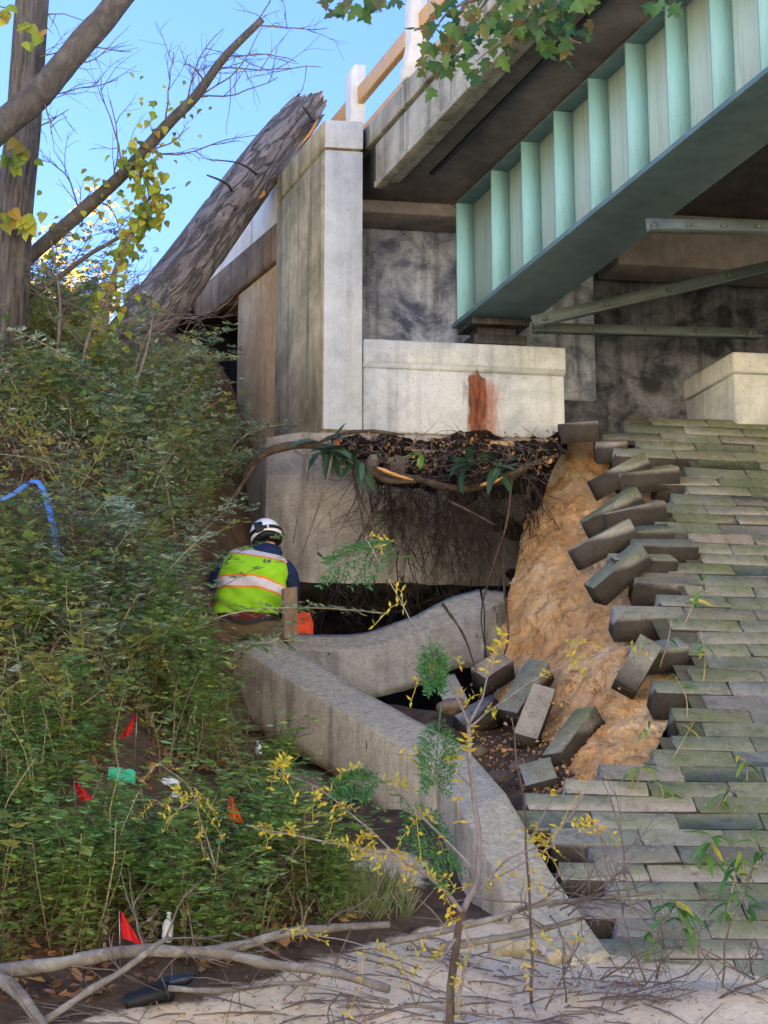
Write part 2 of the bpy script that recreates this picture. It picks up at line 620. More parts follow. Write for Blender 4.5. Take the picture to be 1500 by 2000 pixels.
G = srgb
M['mugwort'] = leafmat('mugwort_leaf', [G(88, 114, 66), G(116, 144, 84), G(150, 170, 116), G(178, 192, 156), G(128, 150, 76)], clump=(.8, G(176, 180, 90), .65))
M['silver'] = leafmat('silver_green_leaf', [G(108, 132, 94), G(150, 170, 126), G(198, 206, 170), G(134, 154, 108)])
M['green'] = leafmat('green_weed_leaf', [G(92, 136, 68), G(128, 174, 88), G(162, 196, 112), G(116, 156, 80)], clump=(1.2, G(178, 188, 94), .5))
M['cover'] = leafmat('ground_cover_leaf', [G(72, 96, 58), G(106, 134, 78), G(138, 160, 98), G(158, 162, 102), G(136, 110, 82)], clump=(.7, G(150, 126, 98), .65))
M['litter'] = leafmat('fallen_dry_leaf', [G(112, 80, 58), G(148, 108, 74), G(178, 128, 80), G(124, 98, 84), G(200, 150, 76)], .15)
M['deadstem'] = leafmat('dead_stem', [G(112, 98, 82), G(150, 132, 106), G(184, 166, 130), G(96, 80, 68)], .05)
M['brownstem'] = leafmat('brown_stem', [G(72, 60, 50), G(96, 84, 62), G(84, 86, 56)], .05)
M['broadweed'] = leafmat('broad_bank_leaf', [G(84, 118, 66), G(118, 150, 80), G(156, 176, 98), G(186, 176, 84)])
M['yellowweed'] = leafmat('yellowing_weed_leaf', [G(172, 176, 84), G(196, 190, 96), G(150, 164, 78), G(204, 182, 90)])
M['deadweed'] = leafmat('dead_weed_leaf', [G(120, 98, 78), G(146, 122, 98), G(100, 82, 70), G(168, 144, 112)])
M['vine'] = leafmat('vine_leaf', [G(118, 140, 50), G(160, 172, 56), G(206, 196, 70), G(92, 120, 50), G(190, 150, 60)], .45, per_object=True)
M['maple'] = leafmat('maple_leaf', [G(46, 84, 50), G(66, 104, 54), G(94, 128, 58), G(120, 104, 60), G(58, 96, 56)], .4, per_object=True)
M['yellow'] = leafmat('yellow_leaflet', [G(196, 170, 40), G(222, 196, 66), G(160, 170, 60), G(214, 160, 50), G(128, 158, 58)], .4)
M['mimosa'] = leafmat('feathery_green_leaflet', [G(62, 110, 62), G(86, 136, 76), G(74, 120, 60)], .4)
M['goldleaf'] = leafmat('gold_autumn_leaf', [G(204, 180, 72), G(220, 160, 62), G(176, 170, 74), G(206, 130, 56)], .5)
M['broad'] = leafmat('broad_weed_leaf', [G(54, 104, 48), G(84, 136, 62), G(110, 156, 74), G(190, 180, 80)], .35)


def plain(name, c_, rough=.6, noise=.0, spec=.3, metal=0):
    n = NT(name)
    if noise:
        c2 = tuple(q * (1 - noise) for q in c_)
        n.col(n.mix(n.ramp(n.noise(30, 5, .7), (.35, 0.0), (.7, 1.0)), c_, c2))
        n.bump(n.noise(60, 4, .6), .15, .01)
    else:
        n.col(c_)
    n.rough(rough)
    n.bs.inputs['Specular IOR Level'].default_value = spec
    n.bs.inputs['Metallic'].default_value = metal
    return n.m


# ================================================================== TERRAIN
ctrl = [
    # left bank
    (-60, 655, 17.8), (0, 655, 17.8), (150, 650, 17.9), (300, 655, 18.1), (390, 690, 18.3), (455, 760, 18.1),
    (0, 800, 16.3), (150, 800, 16.3), (300, 800, 16.6), (430, 860, 17.2),
    (0, 1000, 14.6), (200, 1000, 14.7), (340, 1000, 15.2), (430, 1020, 16.3),
    (0, 1200, 13.0), (200, 1200, 13.1), (330, 1210, 13.7), (410, 1260, 14.7),
    (0, 1400, 11.8), (200, 1400, 11.9), (350, 1430, 12.6), (450, 1430, 14.0),
    (0, 1600, 10.9), (200, 1600, 11.0), (400, 1600, 11.5), (540, 1560, 12.6), (640, 1560, 13.2), (760, 1640, 12.4),
    (0, 1800, 10.05), (300, 1800, 10.1), (600, 1750, 10.8), (780, 1720, 11.4),
    (0, 1950, 9.4), (300, 1950, 9.4), (700, 1900, 9.9), (900, 1830, 10.7), (1000, 1840, 10.75), (1180, 1895, 10.3),
    (1500, 1960, 9.4), (800, 2000, 9.2), (1200, 2000, 9.15), (400, 2000, 9.15),
    # gully between the curb and the fallen wall
    (620, 1330, 15.2), (740, 1370, 14.7), (860, 1420, 14.2), (960, 1490, 13.6), (1040, 1580, 12.7), (1100, 1720, 12.0), (1160, 1840, 11.2),
]
CP = [at(*q) for q in ctrl]
CP += [np.array(q) for q in [
    (-4, 5, -1.5), (0, 5, -1.45), (4, 5, -1.5), (-4, 3, -1.65), (4, 3, -1.65), (0, 7.2, -.75), (-3, 7.2, -.75), (3.5, 7.2, -.75), (-6, 9.5, .2), (-7, 13, 3.2),
    (-7, 17, 6.0), (-4.5, 19, 6.15), (-4.5, 22, 6.2), (-2.3, 19.5, 6.0), (-7, 22, 6.2),
    (-1.0, 18.2, 4.0), (0, 17.6, 2.4), (1.2, 17.6, 2.4), (0, 19.5, 2.6), (-.6, 16.6, 2.3), (.2, 16.2, 2.2), (1.0, 16.2, 2.3), (.9, 15.2, 2.1)]]
# paving plane
PT = uvz(2.2, -.10, 4.92)
SLT = 0.82
HS = np.array([math.sin(AL), -math.cos(AL), 0])
SD = HS * math.cos(math.atan(SLT)) - ZU * math.sin(math.atan(SLT))      # down the slope
SN = np.cross(UA, -SD)
SN = SN / np.linalg.norm(SN)
if SN[2] < 0: SN = -SN


def pav(u, s, h=0.0):
    return PT + UA * u + SD * s + SN * h


def on_pav(px, py, h=0.0):
    r = ray(px, py)
    P0 = PT + SN * h
    t = np.dot(P0, SN) / np.dot(r, SN)
    q = r * t - P0
    return np.dot(q, UA), np.dot(q, SD), t


for uu, ss in [(.5, .3), (1.5, .3), (3, .3), (4.5, .3), (.5, 2), (1.5, 2), (3, 2), (4.5, 2), (.2, 4), (1.5, 4), (3, 4), (4.5, 4), (-.2, 6), (1, 6), (2.5, 6), (4, 6), (-.4, 7.4), (1.5, 7.6), (3, 7.6)]:
    ss = ss * .84
    CP.append(pav(uu, ss, -.34))
CP = np.array(CP)


def tps_fit(P, lam=.02):
    n = len(P)
    d = np.linalg.norm(P[:, None, :2] - P[None, :, :2], axis=2)
    K = np.where(d > 0, d * d * np.log(d + 1e-9), 0) + lam * np.eye(n)
    Q = np.hstack([np.ones((n, 1)), P[:, :2]])
    Am = np.block([[K, Q], [Q.T, np.zeros((3, 3))]])
    return np.linalg.solve(Am, np.concatenate([P[:, 2], np.zeros(3)]))


TW = tps_fit(CP)


def H(X, Y):
    X = np.asarray(X, float).ravel()
    Y = np.asarray(Y, float).ravel()
    out = np.zeros(len(X))
    for i in range(0, len(X), 20000):
        x, y = X[i:i + 20000], Y[i:i + 20000]
        d = np.hypot(x[:, None] - CP[None, :, 0], y[:, None] - CP[None, :, 1])
        K = np.where(d > 0, d * d * np.log(d + 1e-9), 0)
        out[i:i + 20000] = K @ TW[:-3] + TW[-3] + TW[-2] * x + TW[-1] * y
    P = np.stack([X, Y, np.zeros_like(X)], 1)
    return out + fbm(P, 1.7, 4, 3) * .05


def sandmask(P):
    px, py, d = proj(P)
    # sand covers the foot of the slope: a band following the bottom, and a tongue along the curb
    edge = np.interp(px, [-400, 0, 200, 430, 600, 760, 900, 1500], [2100, 2040, 1985, 1945, 1880, 1835, 1800, 1800])
    m = np.clip((py - edge) / 60 + .5, 0, 1)
    t = np.exp(-(((px - 740) / 110) ** 2 + ((py - 1700) / 45) ** 2)) * 1.1
    g = np.exp(-(((px - 900) / 160) ** 2 + ((py - 1400) / 120) ** 2)) * .35
    return np.clip(np.maximum(np.maximum(m, t), g) * (d > 3), 0, 1)


gx = np.arange(-7.5, 7.01, .06)
gy = np.arange(2.6, 22.01, .06)
GX, GY = np.meshgrid(gx, gy)
GZ = H(GX, GY).reshape(GX.shape)
TP = np.stack([GX, GY, GZ], -1)
mb = MB().grid(TP)
me = mb.mesh('ground', M['ground'], True)
sa = me.attributes.new('sand', 'FLOAT', 'POINT')
sm = sandmask(TP.reshape(-1, 3))
sa.data.foreach_set('value', sm.astype(np.float32))
link('ground', me, kind='structure', label='soil and sand slope under the bridge end')
# the wider ground out to the horizon, lower than the slope
mb = MB()
xs = np.concatenate([-np.geomspace(900, 8, 12), [0], np.geomspace(8, 900, 12)])
X2, Y2 = np.meshgrid(xs, xs)
Z2 = np.full_like(X2, -1.75) - .0 * X2
mb.grid(np.stack([X2, Y2, Z2], -1))
me = mb.mesh('ground', M['verge'])
link('ground', me, kind='structure', label='wider level ground reaching to the horizon')
# unseen ridge at left, added and shaped to keep direct sun off the slope
hx = np.linspace(-95, -14, 60)
hy = np.linspace(-10, 70, 100)
HX, HY = np.meshgrid(hx, hy)
ridge = np.exp(-((HX + 52) / 17.0) ** 2)
along = 1 / (1 + np.exp((HY - 43.5) / .9)) / (1 + np.exp((20 - HY) / .9))
hz = -1.9 + 42.4 * ridge * along
hz += fbm(np.stack([HX.ravel(), HY.ravel(), HX.ravel() * 0], 1), .25, 4, 9).reshape(HX.shape) * .5 * ridge * (1 - along)
link('sun_block_ridge', MB().grid(np.stack([HX, HY, hz], -1)).mesh('sun_block_ridge', M['sun_block_ridge'], True), kind='structure', label='unseen ridge added at left to block the sun')

# unseen pale bank behind the camera, added to bounce sunlight onto the slope
ox = np.linspace(-70, 70, 90)
oy = np.linspace(-46, -10, 40)
OX, OY = np.meshgrid(ox, oy)
oz = -1.8 + 13.5 * np.clip((-12 - OY) / 18, 0, 1) ** .9 + fbm(np.stack([OX.ravel(), OY.ravel(), 0 * OX.ravel()], 1), .3, 4, 19).reshape(OX.shape) * .35
link('bounce_bank', MB().grid(np.stack([OX, OY, oz], -1)).mesh('bounce_bank', M['flat'], True), kind='structure', label='unseen pale bank added to bounce sunlight onto the slope')

# ================================================================== ABUTMENT
ab = thing('bridge_abutment', uvz(.6, .3, 3.5), 'weathered concrete bridge abutment with tall end pillar and rust streak', 'abutment')


def P_(name, mb, mat, parent, b=.012, smooth=False, **k):
    o = link(name, mb.mesh(name, mat, smooth), parent, **k)
    if b: bev(o, b)
    return o


ZT, ZS = 7.48, 5.576
P_('pillar', MB().ubox(.0, .335, .0, 1.28, 4.79, 7.21), M['wing'], ab, .03)
P_('pillar_cap', MB().ubox(-.002, .337, -.002, 1.282, 7.214, ZT), M['wing'], ab, .03)
P_('pillar_face', MB().ubox(.012, .325, -.018, -.004, 4.80, 7.20), M['pillar'], ab, .006)
P_('pillar_cap_face', MB().ubox(.010, .327, -.021, -.006, 7.222, ZT - .012), M['pillar'], ab, .006)
P_('bearing_seat', MB().ubox(.337, 2.0, .004, .95, 4.80, 5.34), M['seat'], ab, .02)
P_('seat_coping', MB().ubox(.337, 2.005, -.028, .95, 5.375, ZS), M['seat'], ab, .02)
P_('seat_chamfer', MB().box8([uvz(.338, .004, 5.338), uvz(2.0, .004, 5.338), uvz(2.0, .9, 5.338), uvz(.338, .9, 5.338),
                              uvz(.338, -.026, 5.377), uvz(2.0, -.026, 5.377), uvz(2.0, .9, 5.377), uvz(.338, .9, 5.377)]), M['seat'], ab, 0)
P_('backwall', MB().ubox(.337, 2.6, .75, 1.05, ZS - .2, 7.06), M['backwall'], ab, 0)
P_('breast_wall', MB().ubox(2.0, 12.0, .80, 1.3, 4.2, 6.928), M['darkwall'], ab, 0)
# pedestal further along the seat
P_('pedestal', MB().ubox(3.42, 6.5, -.02, .85, 4.6, 5.42), M['seat'], ab, .02)
P_('pedestal_coping', MB().ubox(3.40, 6.5, -.05, .85, 5.425, 5.6), M['seat'], ab, .02)
# wing wall behind the pillar, flared to the left
V2 = np.array([-math.sin(math.radians(26)), math.cos(math.radians(26)), 0])
W0 = uvz(.03, 1.29, 0)
RN = np.array([V2[1], -V2[0], 0])


def wing(v0, v1, r0, r1, z0, z1):
    f = lambda v, r, z: W0 + V2 * v + RN * r + ZU * z
    return MB().box8([f(v0, r0, z0), f(v0, r1, z0), f(v1, r1, z0), f(v1, r0, z0), f(v0, r0, z1), f(v0, r1, z1), f(v1, r1, z1), f(v1, r0, z1)])


P_('wing_wall', wing(-.15, .98, .015, .5, 4.0, 6.70), M['wing_dark'], ab, .02)
P_('wing_beam', wing(-.1, 2.2, -.02, .45, 6.705, 7.06), M['beam_edge'], ab, .02)
P_('wing_return', wing(2.0, 2.35, -.62, -.03, 6.62, 7.05), M['beam_edge'], ab, .02)
P_('approach_slab', wing(.0, 4.5, .46, 6, 6.80, 7.0), M['slab'], ab, .0)
# footing, once buried
Fz0, Fz1 = 3.52, 4.62
f8 = []
mbf = MB()
nu, nz = 60, 26
us = np.linspace(-.42, 1.62, nu)
zs = np.linspace(Fz0, Fz1, nz)
UU, ZZ = np.meshgrid(us, zs)
edge = .05 * fbm(np.stack([UU.ravel() * 2, ZZ.ravel() * 2, 0 * UU.ravel()], 1), 1.5, 4, 21).reshape(UU.shape)
VV = -.16 + .02 * edge / .05 + .20 * np.clip((-.18 - UU) / .24, 0, 1) ** 2
Pg = OO + UU[..., None] * UA + VV[..., None] * VB + (ZZ + edge * .5 * (ZZ < 3.6) + .10 * (UU < .35) * (ZZ > 4.55))[..., None] * ZU
back = Pg + VB * .9
top = np.stack([Pg[-1], Pg[-1] + VB * .5], 0)
mbf.grid(Pg).grid(top).grid(np.stack([Pg[0] + VB * 1.2, Pg[0]], 0)).grid(np.stack([Pg[:, 0] + VB * 1.2, Pg[:, 0]], 1)).grid(np.stack([Pg[:, -1], Pg[:, -1] + VB * 1.2], 1))
M['foot2'] = concrete('dirt_and_shade_footing', srgb(176, 168, 154), srgb(128, 120, 108), .5, srgb(50, 42, 34), (.38, .66), .5,
                      extra=lambda n, c_: n.mix(n.math('MULTIPLY', n.smooth(n.math('ADD', n.math('ADD', n.dot(tuple(UA)), -float(np.dot(OO, UA))), n.math('MULTIPLY', n.math('SUBTRACT', n.noise(1, 7, .75, vec=n.mapping((5, 5, 1.6))), .5), 1.5)), .75, 1.15), .72), c_, srgb(46, 38, 32)))  # right end darkened: stuck dirt together with painted shade
P_('footing', mbf, M['foot2'], ab, 0, True)
P_('stem_wall', MB().ubox(-.02, 2.0, .02, .9, 3.9, 4.80), M['footing'], ab, .02)
# ledge stones under the seat
for (x0, x1, y0, y1) in ((905, 1005, 858, 874), (1018, 1090, 856, 888), (860, 900, 862, 880)):
    a, b = on_v(x0, y0, -.08), on_v(x1, y1, -.08)
    P_('ledge_stone', MB().ubox(a[0], b[0], -.10, .3, b[1], a[1]), M['wing_dark'], ab, .02)

for (x0, x1, y0, y1) in ((722, 796, 888, 922), (738, 806, 952, 990), (640, 700, 884, 900)):
    a, b = on_v(x0, y0, -.30), on_v(x1, y1, -.30)
    mbq = MB().ubox(a[0], b[0], -.32, -.1, b[1], a[1])
    mbq.v[0] = mbq.v[0] + rng.normal(0, .02, mbq.v[0].shape)
    P_('broken_ledge', mbq, M['footing'], ab, .015)

# ================================================================== BRIDGE DECK AND GIRDERS
dk = thing('bridge_deck', uvz(2, 0, 7), 'concrete bridge deck edge with stained fascia seen from below', 'bridge deck')
VN = -24.0
P_('slab', MB().ubox(.42, 12, VN, .70, 6.93, 7.24), M['soffit'], dk, .0)
P_('slab_end', MB().ubox(2.61, 12, .705, 2.5, 6.93, 7.24), M['soffit'], dk, .0)
P_('fascia', MB().ubox(.40, .60, VN, -.10, 6.90, 7.235), M['slab'], dk, .012)
P_('drip_strip', MB().ubox(.385, .47, VN, -.11, 6.845, 6.897), M['slab'], dk, .008)
P_('curb', MB().ubox(.375, .75, VN, .74, 7.262, 7.46), M['slab'], dk, .012)
P_('drip_bead', MB().ubox(.78, .815, VN, -.3, 6.905, 6.935), M['bearing'], dk, 0)
P_('end_beam', MB().ubox(.42, 2.6, .35, .74, 6.82, 6.932), M['soffit'], dk, .01)
P_('added_cover_diaphragm', MB().ubox(2.62, 12, .30, .70, 6.45, 6.926), M['soffit'], dk, .01)  # added beam, hides a stray bright patch on the wall behind
P_('haunch', MB().ubox(1.22, 1.72, VN, .5, 6.905, 6.932), M['soffit'], dk, 0)


def girder(du, label, near):
    g = thing('plate_girder', uvz(1.46 + du, 0, 5.8), label, 'girder', 'steel plate girders under the deck')
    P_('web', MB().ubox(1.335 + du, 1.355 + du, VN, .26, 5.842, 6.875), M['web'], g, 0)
    P_('bottom_flange', MB().ubox(1.18 + du, 1.74 + du, VN, .30, 5.80, 5.84), M['flange'], g, .004)
    P_('top_flange', MB().ubox(1.20 + du, 1.70 + du, VN, .28, 6.877, 6.90), M['flange'], g, .003)
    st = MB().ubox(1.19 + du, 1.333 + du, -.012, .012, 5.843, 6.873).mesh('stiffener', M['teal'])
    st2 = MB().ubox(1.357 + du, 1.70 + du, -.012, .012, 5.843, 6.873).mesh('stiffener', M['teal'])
    v = .20
    for k in range(24):
        for s_ in ((st, st2) if k < 10 else (st,)):
            o = link('stiffener', s_, g)
            o.location = Vector(VB * v)
        v -= .735 if k == 0 else .598
    P_('bearing', MB().ubox(1.24 + du, 1.68 + du, -.02, .28, ZS + .004, 5.66).ubox(1.30 + du, 1.62 + du, .05, .22, 5.661, 5.74).ubox(1.22 + du, 1.70 + du, -.04, .28, 5.741, 5.797), M['bearing'], g, .004)
    return g


girder(0, 'teal painted steel plate girder with close vertical stiffeners beside the pillar', True)
girder(2.9, 'shaded inner steel girder deep under the bridge deck', False)


def brace(pu, px0, py0, px1, py1, v, h, label):
    a = on_v(px0, py0, v)
    b = on_v(px1, py1, v)
    t = thing('cross_brace', uvz(a[0], v, a[1]), label, 'brace', 'steel braces between the girders')
    d = np.array(uvz(b[0], v, b[1])) - uvz(a[0], v, a[1])
    Lh = np.linalg.norm(d)
    d /= Lh
    n_ = np.cross(d, VB)
    n_ /= np.linalg.norm(n_)
    c0 = (uvz(a[0], v, a[1]) + uvz(b[0], v, b[1])) / 2
    P_('vertical_leg', MB().obox(c0, d * Lh / 2, VB * .006, n_ * h / 2), M['brace'], t, 0)
    P_('horizontal_leg', MB().obox(c0 - n_ * h * .5 * np.sign(n_[2]) - VB * .045, d * Lh / 2, VB * .05, n_ * .006), M['brace'], t, 0)
    m_ = MB().obox((0, 0, 0), UA * .016, VB * .012, ZU * .016).mesh('rivet', M['brace'])
    for k in range(5):
        o = link('rivet', m_, t)
        o.location = Vector(uvz(a[0], v, a[1]) + d * Lh * (.04 + .23 * k) - VB * .018)
    return t


brace(0, 1262, 440, 1560, 446, -2.9, .10, 'horizontal steel angle brace running under the deck high beside the girder')
brace(0, 1040, 628, 1560, 508, -.35, .10, 'long diagonal steel brace rising away from the abutment')
brace(0, 1040, 640, 1480, 652, .1, .09, 'low horizontal steel brace just above the abutment wall')

# railing
rl = thing('bridge_railing', uvz(.45, -2, 7.46), 'white railing posts with two tan sunlit rails along deck edge', 'railing')
ru = .46


def post(v, zb):
    prof = [(-.075, 0), (-.075, .10), (-.03, .32), (-.03, .70), (0, .78), (.10, .78), (.10, 0)]
    mbp = MB()
    R = []
    for vv in (v - .075, v + .075):
        R.append([uvz(ru - .03 + a, vv, zb + z) for a, z in prof])
    return mbp.loft(np.array(R))


for k, v in enumerate((.58, -.86, -2.3, -3.74, -5.2, 2.6)):
    P_('post', post(v, 7.462), M['barrier'], rl, .012)
P_('rail', MB().ubox(ru - .005, ru + .06, VN, 6, 7.87, 8.03), M['rail'], rl, .012)
P_('rail', MB().ubox(ru - .005, ru + .06, VN, 6, 7.50, 7.61), M['rail'], rl, .012)
# approach barrier
br = thing('approach_barrier', W0 + V2 * 1.5 + ZU * 7.06, 'white concrete barrier panels behind the fallen log', 'barrier')
for k in range(6):
    P_('panel', wing(-.05 + k * .75, .68 + k * .75, .02, .20, 7.065, 7.46), M['barrier'], br, .012)
P_('base', wing(-.05, 4.4, .06, .22, 7.03, 7.063), M['barrier'], br, 0)

# ================================================================== SLOPE PAVING
pv = tag(bpy.data.objects.new('slope_paving', None), 'mossy grey concrete block paving on the slope under the bridge', None, None, 'structure')
COL.objects.link(pv)
pv.location = Vector(pav(1, 3))
pv['_local'] = 0
BL, BW, BT = .49, .168, .19


def block_mesh(seed, L=BL - .005, W=BW - .003, T=BT):
    r = np.random.default_rng(seed)
    mb = MB()
    a, b, c_ = L / 2, W / 2, T / 2
    e = .003
    ring = lambda x, y, z: [(-x, -y, z), (x, -y, z), (x, y, z), (-x, y, z)]
    R = np.array([ring(a, b, -c_), ring(a, b, c_ - e), ring(a - e, b - e, c_)], float)
    R += r.normal(0, .0018, R.shape)
    for q_ in range(r.integers(0, 3)):
        R[1:, r.integers(4), :2] *= r.uniform(.955, .99)
        R[2, r.integers(4), 2] -= r.uniform(.0, .008)
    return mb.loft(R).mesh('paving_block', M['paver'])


BM = [block_mesh(k) for k in range(24)]


def place(me, c, ax, ay, az, name, parent=None, **k):
    m = Matrix(((ax[0], ay[0], az[0], c[0]), (ax[1], ay[1], az[1], c[1]), (ax[2], ay[2], az[2], c[2]), (0, 0, 0, 1)))
    o = bpy.data.objects.new(name, me)
    COL.objects.link(o)
    if parent is not None:
        o.parent = parent
        o.matrix_parent_inverse = Matrix.Translation(-Vector(parent.location))
    o.matrix_basis = m
    tag(o, **k)
    return o


edge_y = [820, 838, 855, 875, 900, 930, 965, 1000, 1040, 1080, 1120, 1160, 1200, 1240, 1290, 1340, 1400, 1450, 1500, 1560, 1620, 1700, 1800, 1900]
edge_x = [1163, 1163, 1150, 1165, 1300, 1245, 1275, 1240, 1265, 1255, 1235, 1262, 1190, 1235, 1268, 1250, 1262, 1230, 1150, 1050, 1010, 1040, 1110, 1180]
nblk = 0
for r_ in range(-1, 50):
    s = (r_ + .5) * BW
    off = (r_ % 2) * .5 * BL + random.uniform(-.06, .06)
    for c_ in range(-4, 10):
        u = c_ * BL + off
        ctr = pav(u, s, -BT / 2)
        px, py, d = proj(pav(u - BL / 2, s, 0))
        if py[0] > 1915 or px[0] > 1640: continue
        lim = np.interp(py[0], edge_y, edge_x)
        low = py[0] > 1480
        if px[0] < lim - (40 if low else 8): continue
        ax, ay, az = UA.copy(), -SD, SN
        t = random.gauss(0, .022)
        ax = ax * math.cos(t) + ay * math.sin(t)
        az = az + ax * random.gauss(0, .012) + ay * random.gauss(0, .012)
        az /= np.linalg.norm(az)
        ay = np.cross(az, ax)
        ay /= np.linalg.norm(ay)
        ctr = ctr + SN * (random.gauss(0, .0022) - (.003 * random.random() if 1480 < py[0] < 1700 and px[0] < 1250 else 0))
        o = place(BM[random.randrange(24)], ctr, ax, np.cross(az, ax), az, 'paving_block', pv)
        nblk += 1
M['jointdirt'] = concrete('mossy_joint_dirt', srgb(112, 108, 84), srgb(78, 74, 58), .3, srgb(40, 36, 28), speck=.5)
# joint filling below the blocks
ju = np.linspace(-.9, 5, 40)
js = np.linspace(-.2, 8.6, 60)
JU, JS = np.meshgrid(ju, js)
JP = PT + JU[..., None] * UA + JS[..., None] * SD - SN * .016
pxj, pyj, _ = proj(JP.reshape(-1, 3))
keep = (pxj > np.interp(pyj, edge_y, edge_x) + 45).reshape(JU.shape)
mbj = MB()
idx = np.arange(JU.size).reshape(JU.shape)
Fq = np.stack([idx[:-1, :-1], idx[:-1, 1:], idx[1:, 1:], idx[1:, :-1]], -1).reshape(-1, 4)
kf = keep[:-1, :-1] & keep[:-1, 1:] & keep[1:, 1:] & keep[1:, :-1]
mbj.add(JP.reshape(-1, 3), Fq[kf.ravel()])
link('joint_filling', mbj.mesh('joint_filling', M['jointdirt']), pv, kind='stuff')


def loose(p0, p1, hint, name='paving_block', L=None, W=BW - .008, T=.165, **k):
    a, b = at(*p0), at(*p1)
    ax = b - a
    ln = np.linalg.norm(ax)
    ax /= ln
    az = np.asarray(hint, float)
    az = az - ax * np.dot(az, ax)
    az /= np.linalg.norm(az)
    ay = np.cross(az, ax)
    me = block_mesh(random.randrange(1, 999), L or ln, W, T)
    return place(me, (a + b) / 2, ax, ay, az, name, **k)


def dpav(px, py, dh=0):
    return on_pav(px, py)[2] + dh


UPH = SN
GL = 'paving blocks tipped over the washed out edge'
lo = [((1160, 958), (1262, 903), (.0, -.12, 1)), ((1205, 945), (1322, 930), (0, -.42, 1)), ((1152, 1034), (1240, 972), (.1, -.2, 1)), ((1180, 1024), (1294, 998), (0, -.35, 1)),
      ((1126, 1092), (1232, 1036), (.05, -.15, 1)), ((1198, 1060), (1300, 1050), (0, -.6, 1)), ((1166, 1158), (1250, 1085), (.2, -.3, 1)), ((1196, 1108), (1310, 1110), (0, -.6, 1)),
      ((1238, 1080), (1350, 1082), (0, -.62, 1))]
LBL = ['long block tipped steeply at the top of the broken paving edge', 'pale grey block lying level on the upper broken edge', 'thin mossy block jutting out beneath the pale grey one', 'mossy block crossing over the thin jutting one', 'large block tipped farthest out over the orange sand', 'block wedged behind the block tipped farthest out', 'block standing steeply on end at the sand edge', 'block overhanging the sand behind the steep standing one', 'level block ending the course above the steep standing one']
for (a, b, h), lbq in zip(lo, LBL):
    D = dpav((a[0] + b[0]) / 2, (a[1] + b[1]) / 2) + .02
    loose((*a, D - .06), (*b, D + .04), h, L=BL - .02, label=lbq, cat='paving block', group=GL)
for (a, b, h), lbq in zip([((1225, 1335), (1262, 1270), (.3, -.8, .6)), ((1240, 1290), (1330, 1276), (0, -.6, 1))], ['small block stuck upright in the gap of the slope paving', 'small block lying level at the top of the paving gap']):
    D = dpav((a[0] + b[0]) / 2, (a[1] + b[1]) / 2) + .06
    loose((*a, D - .05), (*b, D + .05), h, L=.36, label=lbq, cat='paving block', group='sunken blocks in the paving gap')
loose((995, 1405, 14.1), (1058, 1305, 14.35), (-.25, -.75, .55), L=.46, label='fallen green block leaning on the foot of the sand face', cat='paving block')
loose((1022, 1455, 13.7), (1062, 1350, 14.0), (.08, -.85, .5), L=.44, label='fallen block lying end down between two other fallen blocks', cat='paving block')
loose((1085, 1500, 13.2), (1158, 1395, 13.6), (-.55, -.6, .5), L=.50, label='dark fallen block standing on edge against the sand', cat='paving block')
loose((1020, 1535, 13.0), (1090, 1515, 13.0), (.05, -.75, .7), L=.20, W=.2, label='broken pentagon shaped block stump in the rubble', cat='paving block')
loose((870, 1330, 14.9), (905, 1400, 14.6), (-.3, -.8, .5), L=.30, label='dark block standing against the fallen curved wall', cat='paving block', group='dark rubble blocks in the gully')
loose((905, 1420, 14.2), (965, 1390, 14.3), (.2, -.7, .6), L=.32, label='dark block lying behind the curb kink', cat='paving block', group='dark rubble blocks in the gully')
loose((940, 1330, 14.9), (985, 1300, 15.0), (.0, -.7, .7), L=.26, label='dark block wedged between fallen wall end and sand face', cat='paving block', group='dark rubble blocks in the gully')
loose((1095, 848, 17.0), (1165, 842, 17.0), (0, -.3, 1), L=.30, W=.3, T=.16, label='dark block standing alone where the paving meets the white seat', cat='paving block')
loose((1165, 882, 16.9), (1222, 880, 16.9), (0, -.4, 1), L=.25, W=.25, T=.17, label='brown block end exposed under the top paving course', cat='paving block')

# ------------------------------------------------------------------ eroded sand face
ry = np.array([858, 880, 930, 990, 1060, 1140, 1220, 1300, 1380, 1450, 1520])
rx0 = np.array([1075, 1080, 1058, 1035, 1016, 1002, 985, 965, 955, 960, 990])
rx1 = np.array([1240, 1300, 1340, 1330, 1330, 1340, 1330, 1330, 1320, 1290, 1250])
rd0 = np.array([17.6, 17.5, 17.3, 17.0, 16.6, 16.2, 15.9, 15.5, 15.0, 14.4, 13.8])
yy = np.linspace(ry[0], ry[-1], 300)
tt = np.linspace(0, 1, 170)
G3 = np.zeros((300, 170, 3))
for i, y in enumerate(yy):
    x0, x1, d0 = (np.interp(y, ry, q) for q in (rx0, rx1, rd0))
    d1 = dpav(x1, y) + .36
    for j, t in enumerate(tt):
        D = d0 + (d1 - d0) * (1 - (1 - t) ** 1.7)
        G3[i, j] = at(x0 + (x1 - x0) * t, y, D)
q = G3.reshape(-1, 3)
nv = np.array([-.45, -.85, .2])
ql = np.stack([q @ UA, q @ np.array([UA[1], -UA[0], 0]), q[:, 2]], 1)
ql[:, 0] += ql[:, 2] * .35                       # runnels lean with the fall of the face
nz_ = fbm(q * np.array([1.0, 1.0, .5]), 1.6, 4, 31) * .08 - np.abs(fbm(ql * np.array([1.8, 1.0, .16]), 4.0, 4, 41)) * .045 + fbm(ql * np.array([1, 1, .3]), 11, 4, 51) * .011 + fbm(q, 40, 3, 54) * .007
nz_ += .018 * np.maximum(0, fbm(q, 20, 2, 53) - .55)
